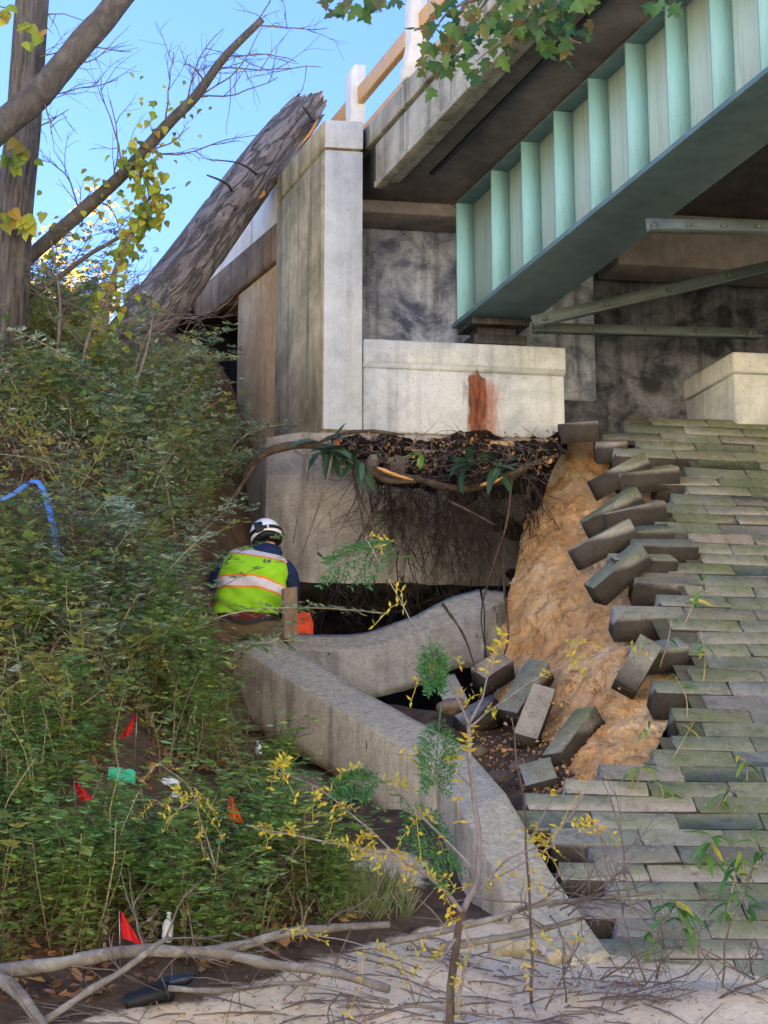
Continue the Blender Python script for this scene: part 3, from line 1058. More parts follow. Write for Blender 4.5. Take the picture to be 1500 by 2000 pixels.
# overhanging undercut in the lower right half, below a crusted lip
G3 = (q + nv * nz_[:, None]).reshape(G3.shape)
link('sand_face', MB().grid(G3).mesh('sand_face', M['sandface'], True), kind='structure', label='eroded orange sand face under the broken paving')
# sand clods on the face
for k in range(16):
    i, j = rng.integers(50, 290), rng.integers(16, 115)
    c0 = G3[i, j]
    r = rng.uniform(.010, .035)
    ph, th = np.meshgrid(np.linspace(0, 2 * np.pi, 9)[:-1], np.linspace(.1, np.pi - .1, 6))
    R = np.stack([np.sin(th) * np.cos(ph), np.sin(th) * np.sin(ph), np.cos(th)], -1)
    R = R * (r * (1 + .3 * fbm((R * 1.5 + c0).reshape(-1, 3), 2, 2, k).reshape(th.shape)))[..., None] + c0 + nv * r * .3
    link('sand_clod', MB().loft(R).mesh('sand_clod', M['sandface'], True), label='small sand clod stuck to the orange sand face', cat='clod', group='clods on the sand face')

# crumbs and grit on the face and spilled at its foot
oct_v = np.array([(1, 0, 0), (-1, 0, 0), (0, 1, 0), (0, -1, 0), (0, 0, 1), (0, 0, -1)], float)
oct_f = np.array([(0, 2, 4), (2, 1, 4), (1, 3, 4), (3, 0, 4), (2, 0, 5), (1, 2, 5), (3, 1, 5), (0, 3, 5)])
mbc = MB()
for k in range(2600):
    foot = k > 1500
    i = int(299 * (1 - rng.random() ** 2 * .35)) if foot else rng.integers(5, 299)
    c0 = G3[i, rng.integers(0, 150)] + nv * .004
    if foot:
        c0 = c0 + np.array([rng.normal(-.12, .12), rng.normal(-.12, .12), -.02])
        c0[2] = max(c0[2] - .1, H([c0[0]], [c0[1]])[0] + .005)
    s_ = .004 + .016 * rng.random() ** 4
    mbc.add(c0 + (oct_v + rng.normal(0, .25, (6, 3))) * s_, oct_f)
link('sand_crumbs', mbc.mesh('sand_crumbs', M['sandface']), kind='stuff', label='loose crumbs of orange sand on and below the cut face')

# dark soil hanging below the seat and behind the roots
def blobgrid(rows, nx, ny, amp, sc, seed, nrm=(0, -1, .2)):
    """rows: list of (y, [(x, D), ...])"""
    ys = np.array([r[0] for r in rows], float)
    Yq = np.linspace(ys[0], ys[-1], ny)
    T = np.linspace(0, 1, nx)
    A_ = np.array([[[np.interp(t, np.linspace(0, 1, len(r[1])), [p[k] for p in r[1]]) for k in (0, 1)] for t in T] for r in rows])
    out = np.zeros((ny, nx, 3))
    for j in range(nx):
        xx = np.interp(Yq, ys, A_[:, j, 0])
        dd = np.interp(Yq, ys, A_[:, j, 1])
        for i in range(ny):
            out[i, j] = at(xx[i], Yq[i], dd[i])
    f = out.reshape(-1, 3)
    return (f + np.array(nrm) * (fbm(f, sc, 5, seed) * amp)[:, None]).reshape(out.shape)


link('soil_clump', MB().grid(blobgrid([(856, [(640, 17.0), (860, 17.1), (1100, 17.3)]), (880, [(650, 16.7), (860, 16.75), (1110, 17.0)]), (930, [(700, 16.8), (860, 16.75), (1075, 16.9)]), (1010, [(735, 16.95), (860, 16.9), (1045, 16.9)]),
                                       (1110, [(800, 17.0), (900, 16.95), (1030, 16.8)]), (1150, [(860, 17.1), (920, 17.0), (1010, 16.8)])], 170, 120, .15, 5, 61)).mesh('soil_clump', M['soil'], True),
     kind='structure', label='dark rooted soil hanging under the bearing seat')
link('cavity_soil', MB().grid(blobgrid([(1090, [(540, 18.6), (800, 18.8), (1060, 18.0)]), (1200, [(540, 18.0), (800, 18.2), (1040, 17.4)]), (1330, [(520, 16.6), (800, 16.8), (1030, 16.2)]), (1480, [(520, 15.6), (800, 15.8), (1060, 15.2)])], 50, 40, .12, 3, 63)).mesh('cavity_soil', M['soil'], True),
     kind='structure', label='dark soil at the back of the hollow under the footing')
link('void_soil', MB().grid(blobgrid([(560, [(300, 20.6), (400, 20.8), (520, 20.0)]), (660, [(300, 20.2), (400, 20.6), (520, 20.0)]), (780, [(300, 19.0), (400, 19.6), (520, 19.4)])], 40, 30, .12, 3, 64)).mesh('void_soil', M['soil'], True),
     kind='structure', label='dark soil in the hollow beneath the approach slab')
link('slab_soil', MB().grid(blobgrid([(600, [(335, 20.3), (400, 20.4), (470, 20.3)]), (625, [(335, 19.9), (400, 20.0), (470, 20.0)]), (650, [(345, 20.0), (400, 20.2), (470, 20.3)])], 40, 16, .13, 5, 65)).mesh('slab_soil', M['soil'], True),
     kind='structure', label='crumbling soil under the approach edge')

# ================================================================== CURB AND FALLEN WALL
cb = thing('slope_curb', at(650, 1500, 14), 'long kinked concrete curb beam running down the slope under the worker', 'curb')


def sweep(TL, TR, h, seed, amp=.007, n=60, straight=False):
    lin = lambda A_: np.stack([np.interp(np.linspace(0, 1, n), np.linspace(0, 1, len(A_)), np.asarray(A_)[:, j_]) for j_ in range(3)], 1)
    TL, TR = (lin(TL), lin(TR)) if straight else (spline(TL, n), spline(TR, n))
    down = -ZU * 1.0
    hh = np.interp(np.linspace(0, 1, n), np.linspace(0, 1, len(h)), h)[:, None]
    rings = []
    m = 7
    for i in range(n):
        a, b = TL[i], TR[i]
        dn = down * hh[i]
        e = .008
        side = (b - a)
        w_ = np.linalg.norm(side)
        side = side / w_
        ring = [a + side * e] + [a + side * (e + (w_ - 2 * e) * k / 5) for k in range(1, 5)] + [b - side * e, b + dn * .04]
        ring += [b + dn * k / 5 for k in range(1, 6)] + [a + dn * k / 5 for k in range(5, 0, -1)] + [a + dn * .04]
        rings.append(ring)
    R = np.array(rings)
    f = R.reshape(-1, 3)
    R = (f + (fbm(f, 6, 4, seed) * amp)[:, None] * np.array([-.5, -.5, .7])).reshape(R.shape)
    return MB().loft(R)


TL1 = pts((452, 1258, 14.75), (640, 1372, 13.75), (852, 1492, 12.65))
TR1 = pts((532, 1238, 15.0), (705, 1348, 14.05), (905, 1455, 12.95))
P_('curb_segment', sweep(TL1, TR1, [.50, .44, .56], 71, straight=True), M['curb'], cb, 0)
TL2 = pts((856, 1496, 12.62), (905, 1590, dpav(990, 1590) - .15), (985, 1740, dpav(1085, 1740) - .2), (1085, 1880, dpav(1190, 1880) - .2))
TR2 = pts((908, 1457, 12.94), (990, 1550, dpav(990, 1550) - .05), (1075, 1700, dpav(1075, 1700) - .08), (1190, 1862, dpav(1190, 1862) - .1))
P_('curb_segment', sweep(TL2, TR2, [.60, .52, .32, .24], 72, .009, straight=True), M['curb'], cb, 0)

fw = thing('fallen_wall', at(760, 1330, 15.5), 'fallen curved concrete wall piece lying in the hollow behind the curb', 'wall piece')
TLf = pts((560, 1268, 15.15), (690, 1272, 15.3), (800, 1250, 15.45), (890, 1212, 15.6), (945, 1192, 15.65))
TRf = pts((560, 1236, 15.42), (690, 1237, 15.6), (800, 1206, 15.75), (880, 1165, 15.9), (935, 1148, 15.95))
P_('wall_body', sweep(TLf, TRf, [.34, .36, .36, .36, .42], 73, .008), M['fallen'], fw, 0)
P_('wall_stub', sweep(pts((948, 1194, 15.7), (975, 1180, 15.8), (988, 1170, 15.9)), pts((940, 1150, 15.98), (965, 1150, 16.05), (985, 1152, 16.1)), [.5, .45, .4], 74, .03, 14), M['fallen'], fw, 0)

# ================================================================== FALLEN LOG
def bark_tube(path, rad, sides, seed, ridge=.05, freq=9, zst=1.6, lumps=.04):
    """tube with lengthwise plates and furrows"""
    p = np.asarray(path, float)
    n = len(p)
    t = np.gradient(p, axis=0)
    t /= np.linalg.norm(t, axis=1)[:, None]
    s_ = np.concatenate([[0], np.cumsum(np.linalg.norm(np.diff(p, axis=0), axis=1))])
    x = np.cross(t[0], [0, 1, .1])
    R = np.zeros((n, sides, 3))
    ang = np.arange(sides) * 2 * math.pi / sides
    for k in range(n):
        x = x - t[k] * np.dot(x, t[k])
        x /= np.linalg.norm(x)
        y = np.cross(t[k], x)
        c3 = np.stack([np.cos(ang) * freq / 6.28, np.sin(ang) * freq / 6.28, np.full(sides, s_[k] * zst)], 1)
        nz = np.abs(fbm(c3, 1.0, 3, seed))
        lm = fbm(np.stack([np.cos(ang), np.sin(ang), np.full(sides, s_[k] * .8)], 1), 1.2, 2, seed + 5)
        rr = rad[k] * (1 + ridge * (np.minimum(nz, .35) / .35 - 1) + lumps * lm)
        R[k] = p[k] + rr[:, None] * (np.cos(ang)[:, None] * x + np.sin(ang)[:, None] * y)
    return R


lg = thing('fallen_log', at(270, 660, 18.2), 'thick broken grey log leaning from the bank up onto the bridge wall', 'log')
lp = spline(pts((215, 722, 18.2), (265, 655, 18.3), (368, 521, 18.5), (463, 389, 18.75), (545, 280, 18.95), (606, 205, 19.1)), 90)
lr = np.interp(np.linspace(0, 1, 90), [0, .25, .5, .75, .9, 1], [.245, .235, .215, .20, .185, .165])
R = bark_tube(lp, lr, 96, 81, .10, 14, 2.0, .05)
# jagged broken top: shift the end rings along the log by angle
ax = lp[-1] - lp[-8]
ax /= np.linalg.norm(ax)
a_ = np.arange(96)
jag = .09 * vnoise(np.stack([a_ * .11, a_ * 0, a_ * 0], 1), 1, 5) + .05 * vnoise(np.stack([a_ * .6, a_ * 0, a_ * 0], 1), 1, 6)
for k in range(12):
    R[-1 - k] += ax * (jag * (1 - k / 12))[:, None]
P_('trunk', MB().loft(R, False), M['logbark'], lg, 0, True)
c0 = R[-1].mean(0) - ax * .10
ring2 = c0 + (R[-1] - R[-1].mean(0)) * .93
mbk = MB().loft(np.array([R[-1] - ax * .002, ring2 - ax * .05 + .0, c0 + (ring2 - c0) * .4 - ax * .03 + fbm(ring2, 9, 3, 4)[:, None] * ax * .05]), True)
P_('broken_end', mbk, M['rawwood'], lg, 0)
# bark step and splinters along the lower edge
for (a, b, rr) in [((622, 232, 18.85), (585, 285, 18.80), .016), ((516, 372, 18.62), (506, 388, 18.6), .016)]:
    pth = spline(pts(a, ((a[0] + b[0]) / 2 + 4, (a[1] + b[1]) / 2, (a[2] + b[2]) / 2), b), 7)
    P_('splinter', MB().tube(pth, [rr * .2, rr * .8, rr, rr, rr * .8, rr * .5, rr * .15], 5, True, .3, 20), M['rawwood'], lg, 0)
for (p, rr) in [([(372, 445, 18.2), (410, 352, 18.0), (430, 362, 17.95), (452, 370, 17.9)], .016), ([(608, 232, 18.85), (598, 215, 18.6), (588, 205, 18.5)], .014), ([(600, 200, 18.9), (590, 192, 18.6)], .012), ([(330, 545, 18.1), (296, 520, 17.9)], .012)]:
    pass
for (p, rr) in [([(452, 372, 18.4), (446, 362, 18.1), (430, 352, 17.9), (404, 342, 17.8)], .016), ([(612, 238, 18.8), (598, 216, 18.6), (590, 208, 18.5)], .014), ([(500, 340, 18.5), (480, 325, 18.2), (455, 316, 18.0), (410, 312, 17.9)], .011)]:
    q = spline(pts(*p), 10)
    P_('branch_stub', MB().tube(q, np.linspace(rr, rr * .45, 10), 6), M['limb'], lg, 0)

# ================================================================== TREES ON THE BANK
def twigs(mb, start, d0, length, r0, depth, r, spread=.7, droop=0.0, nseg=7, tips=None):
    p = [np.asarray(start, float)]
    d = np.asarray(d0, float)
    d = d / np.linalg.norm(d)
    st = length / nseg
    for k in range(nseg):
        d = d + r.normal(0, .16, 3) + np.array([0, 0, -droop])
        d /= np.linalg.norm(d)
        p.append(p[-1] + d * st)
    mb.tube(p, np.linspace(r0, r0 * .4, len(p)), 5 if r0 > .006 else 3)
    if tips is not None:
        tips.append((p[-1], d))
        tips.append((p[len(p) // 2], d))
    if depth > 0:
        for k in range(1, nseg):
            if r.random() < .62:
                e = d + r.normal(0, spread, 3)
                twigs(mb, p[k], e, length * r.uniform(.35, .6), r0 * .55, depth - 1, r, spread, droop, max(3, nseg - 2), tips)


def path_tree(name, label, base, trunk, rad, mat, twl, seed, depth=1, tw_len=.5, tw_r=.008, n=40, sides=10, ridge=0, group=None, parts=('trunk', 'twig')):
    t = thing(name, base, label, 'tree', group)
    q = spline(pts(*trunk), n)
    rr = np.interp(np.linspace(0, 1, n), np.linspace(0, 1, len(rad)), rad)
    if ridge:
        R = bark_tube(q, rr, 64, seed, ridge, 16, .9, .04)
        P_('trunk', MB().loft(R), mat, t, 0, True)
    else:
        P_('trunk', MB().tube(q, rr, sides, True, .07, 6, seed), mat, t, 0, True)
    r = np.random.default_rng(seed)
    tips = []
    for (f, dv, ln) in twl:
        k = int(f * (n - 1))
        mbt = MB()
        twigs(mbt, q[k], np.array(dv, float), ln, tw_r, depth, r, tips=tips)
        P_('branch', mbt, M['twig'], t, 0)
    return t, q, tips


t1, q1, _ = path_tree('old_tree', 'tall straight tree trunk with deeply ridged bark and vine leaves', at(20, 680, 17.0),
                      [(0, 780, 16.9), (14, 640, 17.0), (26, 430, 17.1), (45, 250, 17.2), (58, 60, 17.3), (66, -80, 17.4), (72, -500, 17.6)],
                      [.21, .17, .15, .145, .14, .135, .10], M['bark'], [(.55, (1, -.2, .6), .8), (.62, (1, -.4, .3), .7), (.7, (-1, -.4, .5), .8), (.72, (1, .2, -.2), .5), (.5, (.8, -.5, -.2), .5)], 91, 2, ridge=.16, n=110)
t2, q2, _ = path_tree('leaning_trunk', 'smooth grey bare trunk slanting across the ridged tree', at(-420, 790, 15.9),
                      [(-420, 800, 15.8), (-260, 560, 16.0), (-100, 345, 16.2), (0, 248, 16.35), (70, 190, 16.45), (150, 95, 16.55), (225, 10, 16.65), (330, -140, 16.8), (520, -420, 17.2)],
                      [.15, .13, .12, .115, .112, .108, .10, .09, .06], M['limb'], [(.52, (.9, -.1, -.55), .55), (.58, (.8, -.1, .2), .5), (.66, (.8, 0, -.3), .4)], 92, 1, n=60, sides=14)
t3, q3, tips3 = path_tree('slender_tree', 'slender leaning tree with a snapped tip and many bare twigs', at(-40, 690, 17.5),
                          [(-60, 680, 17.5), (20, 545, 17.4), (60, 500, 17.4), (180, 395, 17.4), (250, 330, 17.4), (330, 240, 17.45), (380, 190, 17.5), (440, 110, 17.55), (512, 38, 17.6)],
                          [.075, .065, .06, .055, .052, .046, .042, .036, .028], M['limb'],
                          [(.62, (-.15, 0, 1), .75), (.68, (.3, -.1, 1), .7), (.70, (.4, 0, .9), .8), (.74, (1, 0, .7), .9), (.76, (1, 0, .1), .8), (.85, (1, -.1, -.2), .9), (.88, (1, 0, .15), .6), (.97, (.6, 0, 1), .6), (.99, (1, 0, .4), .6),
                           (.5, (-.3, -.1, 1), .8), (.45, (-.2, 0, 1), .7), (.57, (.9, -.2, -.3), 1.0), (.55, (.7, -.3, .4), .5), (.35, (-.4, 0, 1), .6), (.3, (.6, -.2, .6), .6), (.4, (.3, -.2, -.9), .6), (.8, (-.5, 0, .9), .5)], 93, 2, tw_r=.0085, n=50)
t4, q4, _ = path_tree('thin_sapling', 'thin bare sapling arching from behind the ridged tree', at(20, 640, 17.2),
                      [(0, 650, 17.2), (55, 580, 17.2), (110, 545, 17.2), (170, 500, 17.2), (225, 468, 17.2), (290, 430, 17.25)], [.03, .028, .025, .02, .016, .008], M['limb'],
                      [(.3, (.2, 0, 1), .5), (.5, (.5, 0, 1), .6), (.7, (1, 0, .3), .5), (.8, (.6, 0, 1), .5)], 94, 1, tw_r=.006)
for k, (tr, lb) in enumerate([([(100, 760, 16.6), (112, 690, 16.6), (118, 600, 16.65), (112, 540, 16.7), (100, 470, 16.7)], 'forked bare shrub stem beside the leafy vine'),
                              ([(250, 800, 16.2), (262, 730, 16.2), (300, 640, 16.3), (400, 615, 16.6)], 'bare shrub stem bending below the log'),
                              ([(235, 900, 15.6), (250, 800, 15.7), (285, 690, 15.8), (300, 610, 15.9)], 'thin bare stem rising from the weeds under the log'),
                              ([(150, 790, 16.0), (165, 690, 16.1), (185, 630, 16.2), (220, 560, 16.3)], 'thin bare stem standing next to the vine column')]):
    path_tree('bare_shrub', lb, at(*tr[0]), tr, [.018, .014, .010, .005], M['twig'], [(.4, (-.8, 0, .7), .5), (.55, (.8, -.2, .7), .6), (.7, (-.6, 0, .8), .5), (.8, (.9, 0, .4), .5), (.95, (.9, -.1, .25), .5)], 95 + k, 2, tw_r=.005, group='bare shrubs on the bank')


# leaf shapes -------------------------------------------------------
def leaf_mesh(name, outline, mat, fold=.12, curl=.08, scale=1.0):
    """outline: half outline [(x along, y half width)] mirrored; midrib folded"""
    o = np.array(outline, float) * scale
    n = len(o)
    L = o[-1, 0]
    mid = np.stack([o[:, 0], 0 * o[:, 0], -curl * L * (o[:, 0] / L) ** 2], 1)
    lf = np.stack([o[:, 0], o[:, 1], mid[:, 2] + fold * o[:, 1]], 1)
    rt = lf * np.array([1, -1, 1])
    mb = MB()
    mb.grid(np.stack([mid, lf], 1)).grid(np.stack([rt, mid], 1))
    return mb.mesh(name, mat, True)


MAPLE = [leaf_mesh('leaf', [(0, .004), (.08, .012), (.10, .22), (.20, .30), (.26, .20), (.34, .42), (.46, .50), (.50, .30), (.56, .17), (.66, .24), (.74, .20), (.84, .10), (1.0, .0)], M['maple'], f, c_, .13) for f, c_ in ((.3, .3), (.12, .1), (-.2, .4))]
HEART = [leaf_mesh('leaf', [(0, .0), (-.06, .18), (.08, .36), (.30, .42), (.55, .32), (.80, .14), (1.0, 0)], M['vine'], f, c_, .10) for f, c_ in ((.3, .3), (.1, .5), (-.1, .2))]


def put_leaf(mesh, p, d, nrm, sc, parent):
    d = np.asarray(d, float)
    d = d / np.linalg.norm(d)
    z = np.asarray(nrm, float)
    z = z - d * np.dot(z, d)
    z /= np.linalg.norm(z) + 1e-9
    y = np.cross(z, d)
    return place(mesh, p, d * sc, y * sc, z * sc, 'leaf', parent)


# vine climbing a dead stump
vn = thing('leafy_vine', at(200, 720, 16.9), 'column of yellow green vine leaves climbing below the slender tree', 'vine')
vp = spline(pts((195, 760, 16.6), (205, 640, 16.8), (222, 540, 16.95), (262, 450, 17.1), (300, 400, 17.2), (285, 350, 17.25), (262, 315, 17.3)), 50)
P_('stem', MB().tube(vp, np.linspace(.035, .01, 50), 7, True, .2, 8), M['twig'], vn, 0, True)
r = np.random.default_rng(5)
for k in range(296):
    f = r.random() ** .9
    p = vp[int(f * 49)] + r.normal(0, 1, 3) * np.array([.06, .08, .07]) * (1.1 + .25 * math.sin(f * 9))
    d = np.array([r.normal(0, .6), -.4 + r.normal(0, .4), -1 + r.normal(0, .4)])
    put_leaf(HEART[r.integers(3)], p, d, (r.normal(0, .4), -1, .45 + r.normal(0, .3)), r.uniform(.5, .9), vn)
# leaves on the tree trunk
for (cx, cy, n_) in ((40, 305, 14), (30, 430, 16), (60, 60, 8), (10, 20, 6)):
    for k in range(n_):
        p = at(cx + r.normal(0, 24), cy + r.normal(0, 14), 16.75)
        put_leaf(HEART[r.integers(3)], p, (r.normal(0, .7), -.4, -1), (r.normal(0, .4), -1, .4), r.uniform(.8, 1.3), t1)
# leaves on the slender tree
for k in range(110):
    b = q3[int(r.uniform(.18, .72) * 49)]
    p = b + r.normal(0, 1, 3) * np.array([.17, .12, .15])
    put_leaf(HEART[r.integers(3)], p, (r.normal(0, .7), -.3, -.8), (r.normal(0, .5), -1, .4), r.uniform(.35, .75), t3)

# overhanging maple spray at the top of the picture
mp = thing('maple_branch', at(900, -140, 11.5), 'overhanging maple branch with dark green lobed leaves before the deck', 'branch')
bp = [[(1150, -260, 11.6), (1060, -120, 11.5), (960, -10, 11.4), (900, 70, 11.3), (860, 130, 11.3)], [(1060, -120, 11.5), (1050, 0, 11.3), (1000, 60, 11.2), (930, 120, 11.2)],
      [(1060, -120, 11.5), (1090, 0, 11.3), (1110, 70, 11.25), (1135, 85, 11.2)], [(1150, -260, 11.6), (900, -160, 11.6), (760, -60, 11.6), (690, -5, 11.6)], [(960, -10, 11.4), (880, 20, 11.4), (830, 90, 11.4)],
      [(1150, -260, 11.6), (1240, -100, 11.4), (1290, -10, 11.3)]]
tips = []
for k, b in enumerate(bp):
    q = spline(pts(*b), 20)
    P_('twig', MB().tube(q, np.linspace(.012, .003, 20), 6), M['twig'], mp, 0)
for (cx, cy, sx, sy, n_) in ((1000, 20, 62, 34, 100), (905, 75, 42, 34, 44), (1110, 40, 32, 26, 14), (700, -2, 42, 9, 18), (672, 20, 10, 9, 4), (1290, 0, 16, 6, 4), (860, 130, 20, 16, 7), (1060, 60, 40, 18, 18)):
    for k in range(n_):
        p = at(cx + r.normal(0, sx), cy + r.normal(0, sy), 11.3 + r.normal(0, .18))
        put_leaf(MAPLE[r.integers(3)], p, (r.normal(0, .7), -.3 + r.normal(0, .4), -.9 + r.normal(0, .4)), (r.normal(0, .5), -.8, .6 + r.normal(0, .3)), r.uniform(.5, .95), mp)
for (x, y) in ((852, 185), (836, 92), (1107, 100), (700, 35), (865, 120)):
    put_leaf(MAPLE[0], at(x, y - 12, 11.3), (r.normal(0, .5), -.2, -1), (r.normal(0, .4), -1, .3), .75, mp)

# sunlit gold trees beyond the crest
def leaf_cloud(mb, cen, sz, n, L, W, r, up=.3):
    u = r.normal(0, 1, (n, 3))
    u /= np.linalg.norm(u, axis=1)[:, None]
    p = cen + u * (r.random((n, 1)) ** .4) * np.array(sz)
    d = r.normal(0, 1, (n, 3)) + np.array([0, 0, -.4])
    nn = r.normal(0, 1, (n, 3)) + np.array([0, 0, up])
    mb.leaves(p, d, nn, r.uniform(.7, 1.3, n) * L, r.uniform(.7, 1.3, n) * W, .15)


for k, (x, y, D, h, lb) in enumerate([(40, 600, 27, 1.3, 'gold leaved tree standing behind the ridged trunk'), (120, 570, 31, 1.7, 'gold autumn tree glowing between trunk and vine'), (190, 620, 26, .9, 'low yellow bush glowing beside the vine column')]):
    base = at(x, y, D)
    t = thing('gold_tree', base - ZU * 4, lb, 'tree', 'gold trees beyond the crest')
    P_('trunk', MB().tube([base - ZU * 4, base - ZU * 1.5, base], [.12, .09, .04], 8), M['bark'], t, 0)
    mb = MB()
    for j in range(14):
        leaf_cloud(mb, base + np.array([r.normal(0, .5), r.normal(0, .6), r.normal(-.2, .5) * h]), (.4, .4, .35), 80, .09, .05, r)
    P_('crown', mb, M['goldleaf'], t, 0)

# ================================================================== WORKER
D0 = 14.88


def wp(px, py, dy=0.0):
    return at(px, py, D0) + np.array([0, dy, 0])


pe = thing('person', wp(490, 1240, .1), 'worker in lime safety vest and white helmet seated on the curb, back turned', 'person')
M['lime'] = plain('lime_vest', (.31, .64, .025), .8, .12, .15)
M['silverband'] = plain('silver_band', srgb(206, 200, 204), .45, .05, .5)
M['orangeband'] = plain('orange_band', (.85, .23, .02), .7)
M['navy'] = plain('navy_cloth', srgb(40, 52, 86), .9, .25, .1)
M['khaki'] = plain('khaki_cloth', srgb(116, 100, 76), .92, .25, .1)
M['skin'] = plain('skin', srgb(196, 146, 118), .55, .08)
M['helmet'] = plain('helmet_white', srgb(232, 234, 238), .3, .04, .5)
M['black'] = plain('black_plastic', (.012, .012, .014), .5, .1)
M['plaid'] = plain('red_check_shirt', srgb(120, 44, 40), .9, .5)
M['belt'] = plain('belt_leather', srgb(44, 34, 30), .6, .3)


def skin_body(name, V, E_, Rr, mat, parent, sub=2):
    me = bpy.data.meshes.new(name)
    me.from_pydata([tuple(v) for v in V], E_, [])
    o = link(name, me, parent)
    me.materials.append(mat)
    m = o.modifiers.new('skin', 'SKIN')
    for i, rr in enumerate(Rr):
        rr = rr if hasattr(rr, '__len__') else (rr, rr)
        me.skin_vertices[0].data[i].radius = rr
    me.skin_vertices[0].data[0].use_root = True
    m.use_smooth_shade = True
    s_ = o.modifiers.new('sub', 'SUBSURF')
    s_.levels = s_.render_levels = sub
    return o


# body under the clothes: pelvis, spine, neck, head, arms, hands with fingers, legs
V = [wp(488, 1222, .10), wp(490, 1165, .10), wp(497, 1105, .14), wp(512, 1062, .22), wp(518, 1046, .25), wp(518, 1022, .27), wp(519, 1008, .27),
     wp(446, 1090, .14), wp(418, 1148, .20), wp(440, 1190, .42), wp(452, 1200, .50),
     wp(556, 1098, .14), wp(568, 1150, .20), wp(545, 1185, .42), wp(535, 1195, .50),
     wp(458, 1222, .20), wp(440, 1215, .55), wp(445, 1310, .70), wp(445, 1330, .86),
     wp(520, 1222, .20), wp(535, 1215, .55), wp(530, 1310, .70), wp(530, 1330, .86), wp(521, 1036, .375)]
E_ = [(0, 1), (1, 2), (2, 3), (3, 4), (4, 5), (5, 6), (2, 7), (7, 8), (8, 9), (9, 10), (2, 11), (11, 12), (12, 13), (13, 14), (0, 15), (15, 16), (16, 17), (17, 18), (0, 19), (19, 20), (20, 21), (21, 22), (4, 23)]
Rr = [(.15, .12), (.14, .10), (.15, .10), .06, .07, .085, .07, .055, .045, .032, .03, .055, .045, .032, .03, .09, .07, .05, .04, .09, .07, .05, .04, .018]
for wr, sx in ((10, -1), (14, 1)):
    for fk in range(5):
        b0 = V[wr]
        lx = (-.036 + .018 * fk) * 1.0
        i0 = len(V)
        if fk == 4:
            V += [b0 + np.array([-sx * .045, .02, .01]), b0 + np.array([-sx * .06, .05, -.005])]
        else:
            V += [b0 + np.array([lx, .05, .0]), b0 + np.array([lx * 1.1, .085 - .006 * abs(fk - 1.5), -.03])]
        E_ += [(wr, i0), (i0, i0 + 1)]
        Rr += [.0095, .008]
skin_body('body', V, E_, Rr, M['skin'], pe)
# jacket with sleeves
V = [wp(488, 1205, .10), wp(491, 1160, .10), wp(496, 1110, .13), wp(506, 1078, .18), wp(512, 1062, .21),
     wp(440, 1090, .13), wp(424, 1115, .15), wp(414, 1150, .20), wp(436, 1188, .40),
     wp(560, 1098, .13), wp(567, 1122, .15), wp(569, 1152, .20), wp(547, 1184, .40)]
skin_body('jacket', V, [(0, 1), (1, 2), (2, 3), (3, 4), (2, 5), (5, 6), (6, 7), (7, 8), (2, 9), (9, 10), (10, 11), (11, 12)],
          [(.175, .13), (.18, .13), (.17, .12), (.12, .09), (.075, .07), .072, .066, .060, .045, .072, .066, .060, .045], M['navy'], pe)


def loft_px(rings, sides=48, pw=2.4, off=0.0):
    """rings: (cx, cy, half width px, half depth m, dy)"""
    a = np.arange(sides) * 2 * np.pi / sides
    ca = np.sign(np.cos(a)) * np.abs(np.cos(a)) ** (2 / pw)
    sa_ = np.sign(np.sin(a)) * np.abs(np.sin(a)) ** (2 / pw)
    out = []
    for cx, cy, hw, hd, dy in rings:
        w_ = hw / 280.0 + off
        out.append(wp(cx, cy, dy) + ca[:, None] * w_ * np.array([1, 0, 0]) + sa_[:, None] * (hd + off) * np.array([0, 1, 0]))
    return np.array(out)


VR = [(477, 1198, 63, .150, .10), (480, 1178, 66, .160, .10), (486, 1158, 66, .160, .10), (490, 1138, 67, .160, .105), (492, 1115, 68, .158, .115), (496, 1097, 67, .150, .13), (500, 1084, 62, .130, .15), (503, 1074, 52, .110, .17), (506, 1066, 38, .085, .19)]


def rings_at(ts):
    A_ = np.array(VR, float)
    k = np.linspace(0, 1, len(VR))
    return [tuple(np.interp(t, k, A_[:, j]) for j in range(5)) for t in ts]


ts = np.linspace(0, 1, 44)
R = loft_px(rings_at(ts), 72)
ang = np.arange(72) * 2 * np.pi / 72
for i, t in enumerate(ts):       # slack folds and a slanting shoulder line
    f = R[i]
    wv = .011 * np.sin(f[:, 0] * 34 + f[:, 2] * 52) * (1 - t) ** 1.5 + .017 * fbm(f * np.array([1, 1, 1.7]), 8, 3, 8) * (1 - .6 * t)
    c0 = f.mean(0)
    n_ = (f - c0)
    n_ /= np.linalg.norm(n_, axis=1)[:, None]
    R[i] = f + n_ * wv[:, None]
    R[i][:, 2] -= .055 * np.clip((f[:, 0] - c0[0]) / .25, -1, 1) * t ** 2
VEST = R
vest = P_('vest', MB().loft(R, False), M['lime'], pe, 0, True)


def vest_pt(t, a, off):
    i = np.clip(t * 43, 0, 42.999)
    k = int(i)
    j = int(round(a / (2 * np.pi) * 72)) % 72
    p = VEST[k][j] * (1 - (i - k)) + VEST[k + 1][j] * (i - k)
    c0 = VEST[k].mean(0)
    n_ = p - c0
    n_[2] *= .3
    return p + n_ / np.linalg.norm(n_) * off


def band(fc, half, off, mat, name):
    rows = []
    for h in np.linspace(-half, half, 4):
        rows.append([vest_pt(np.clip(fc(a) + h, 0.002, .998), a, off) for a in ang])
    return P_(name, MB().loft(np.array(rows), False), mat, vest, 0, True)


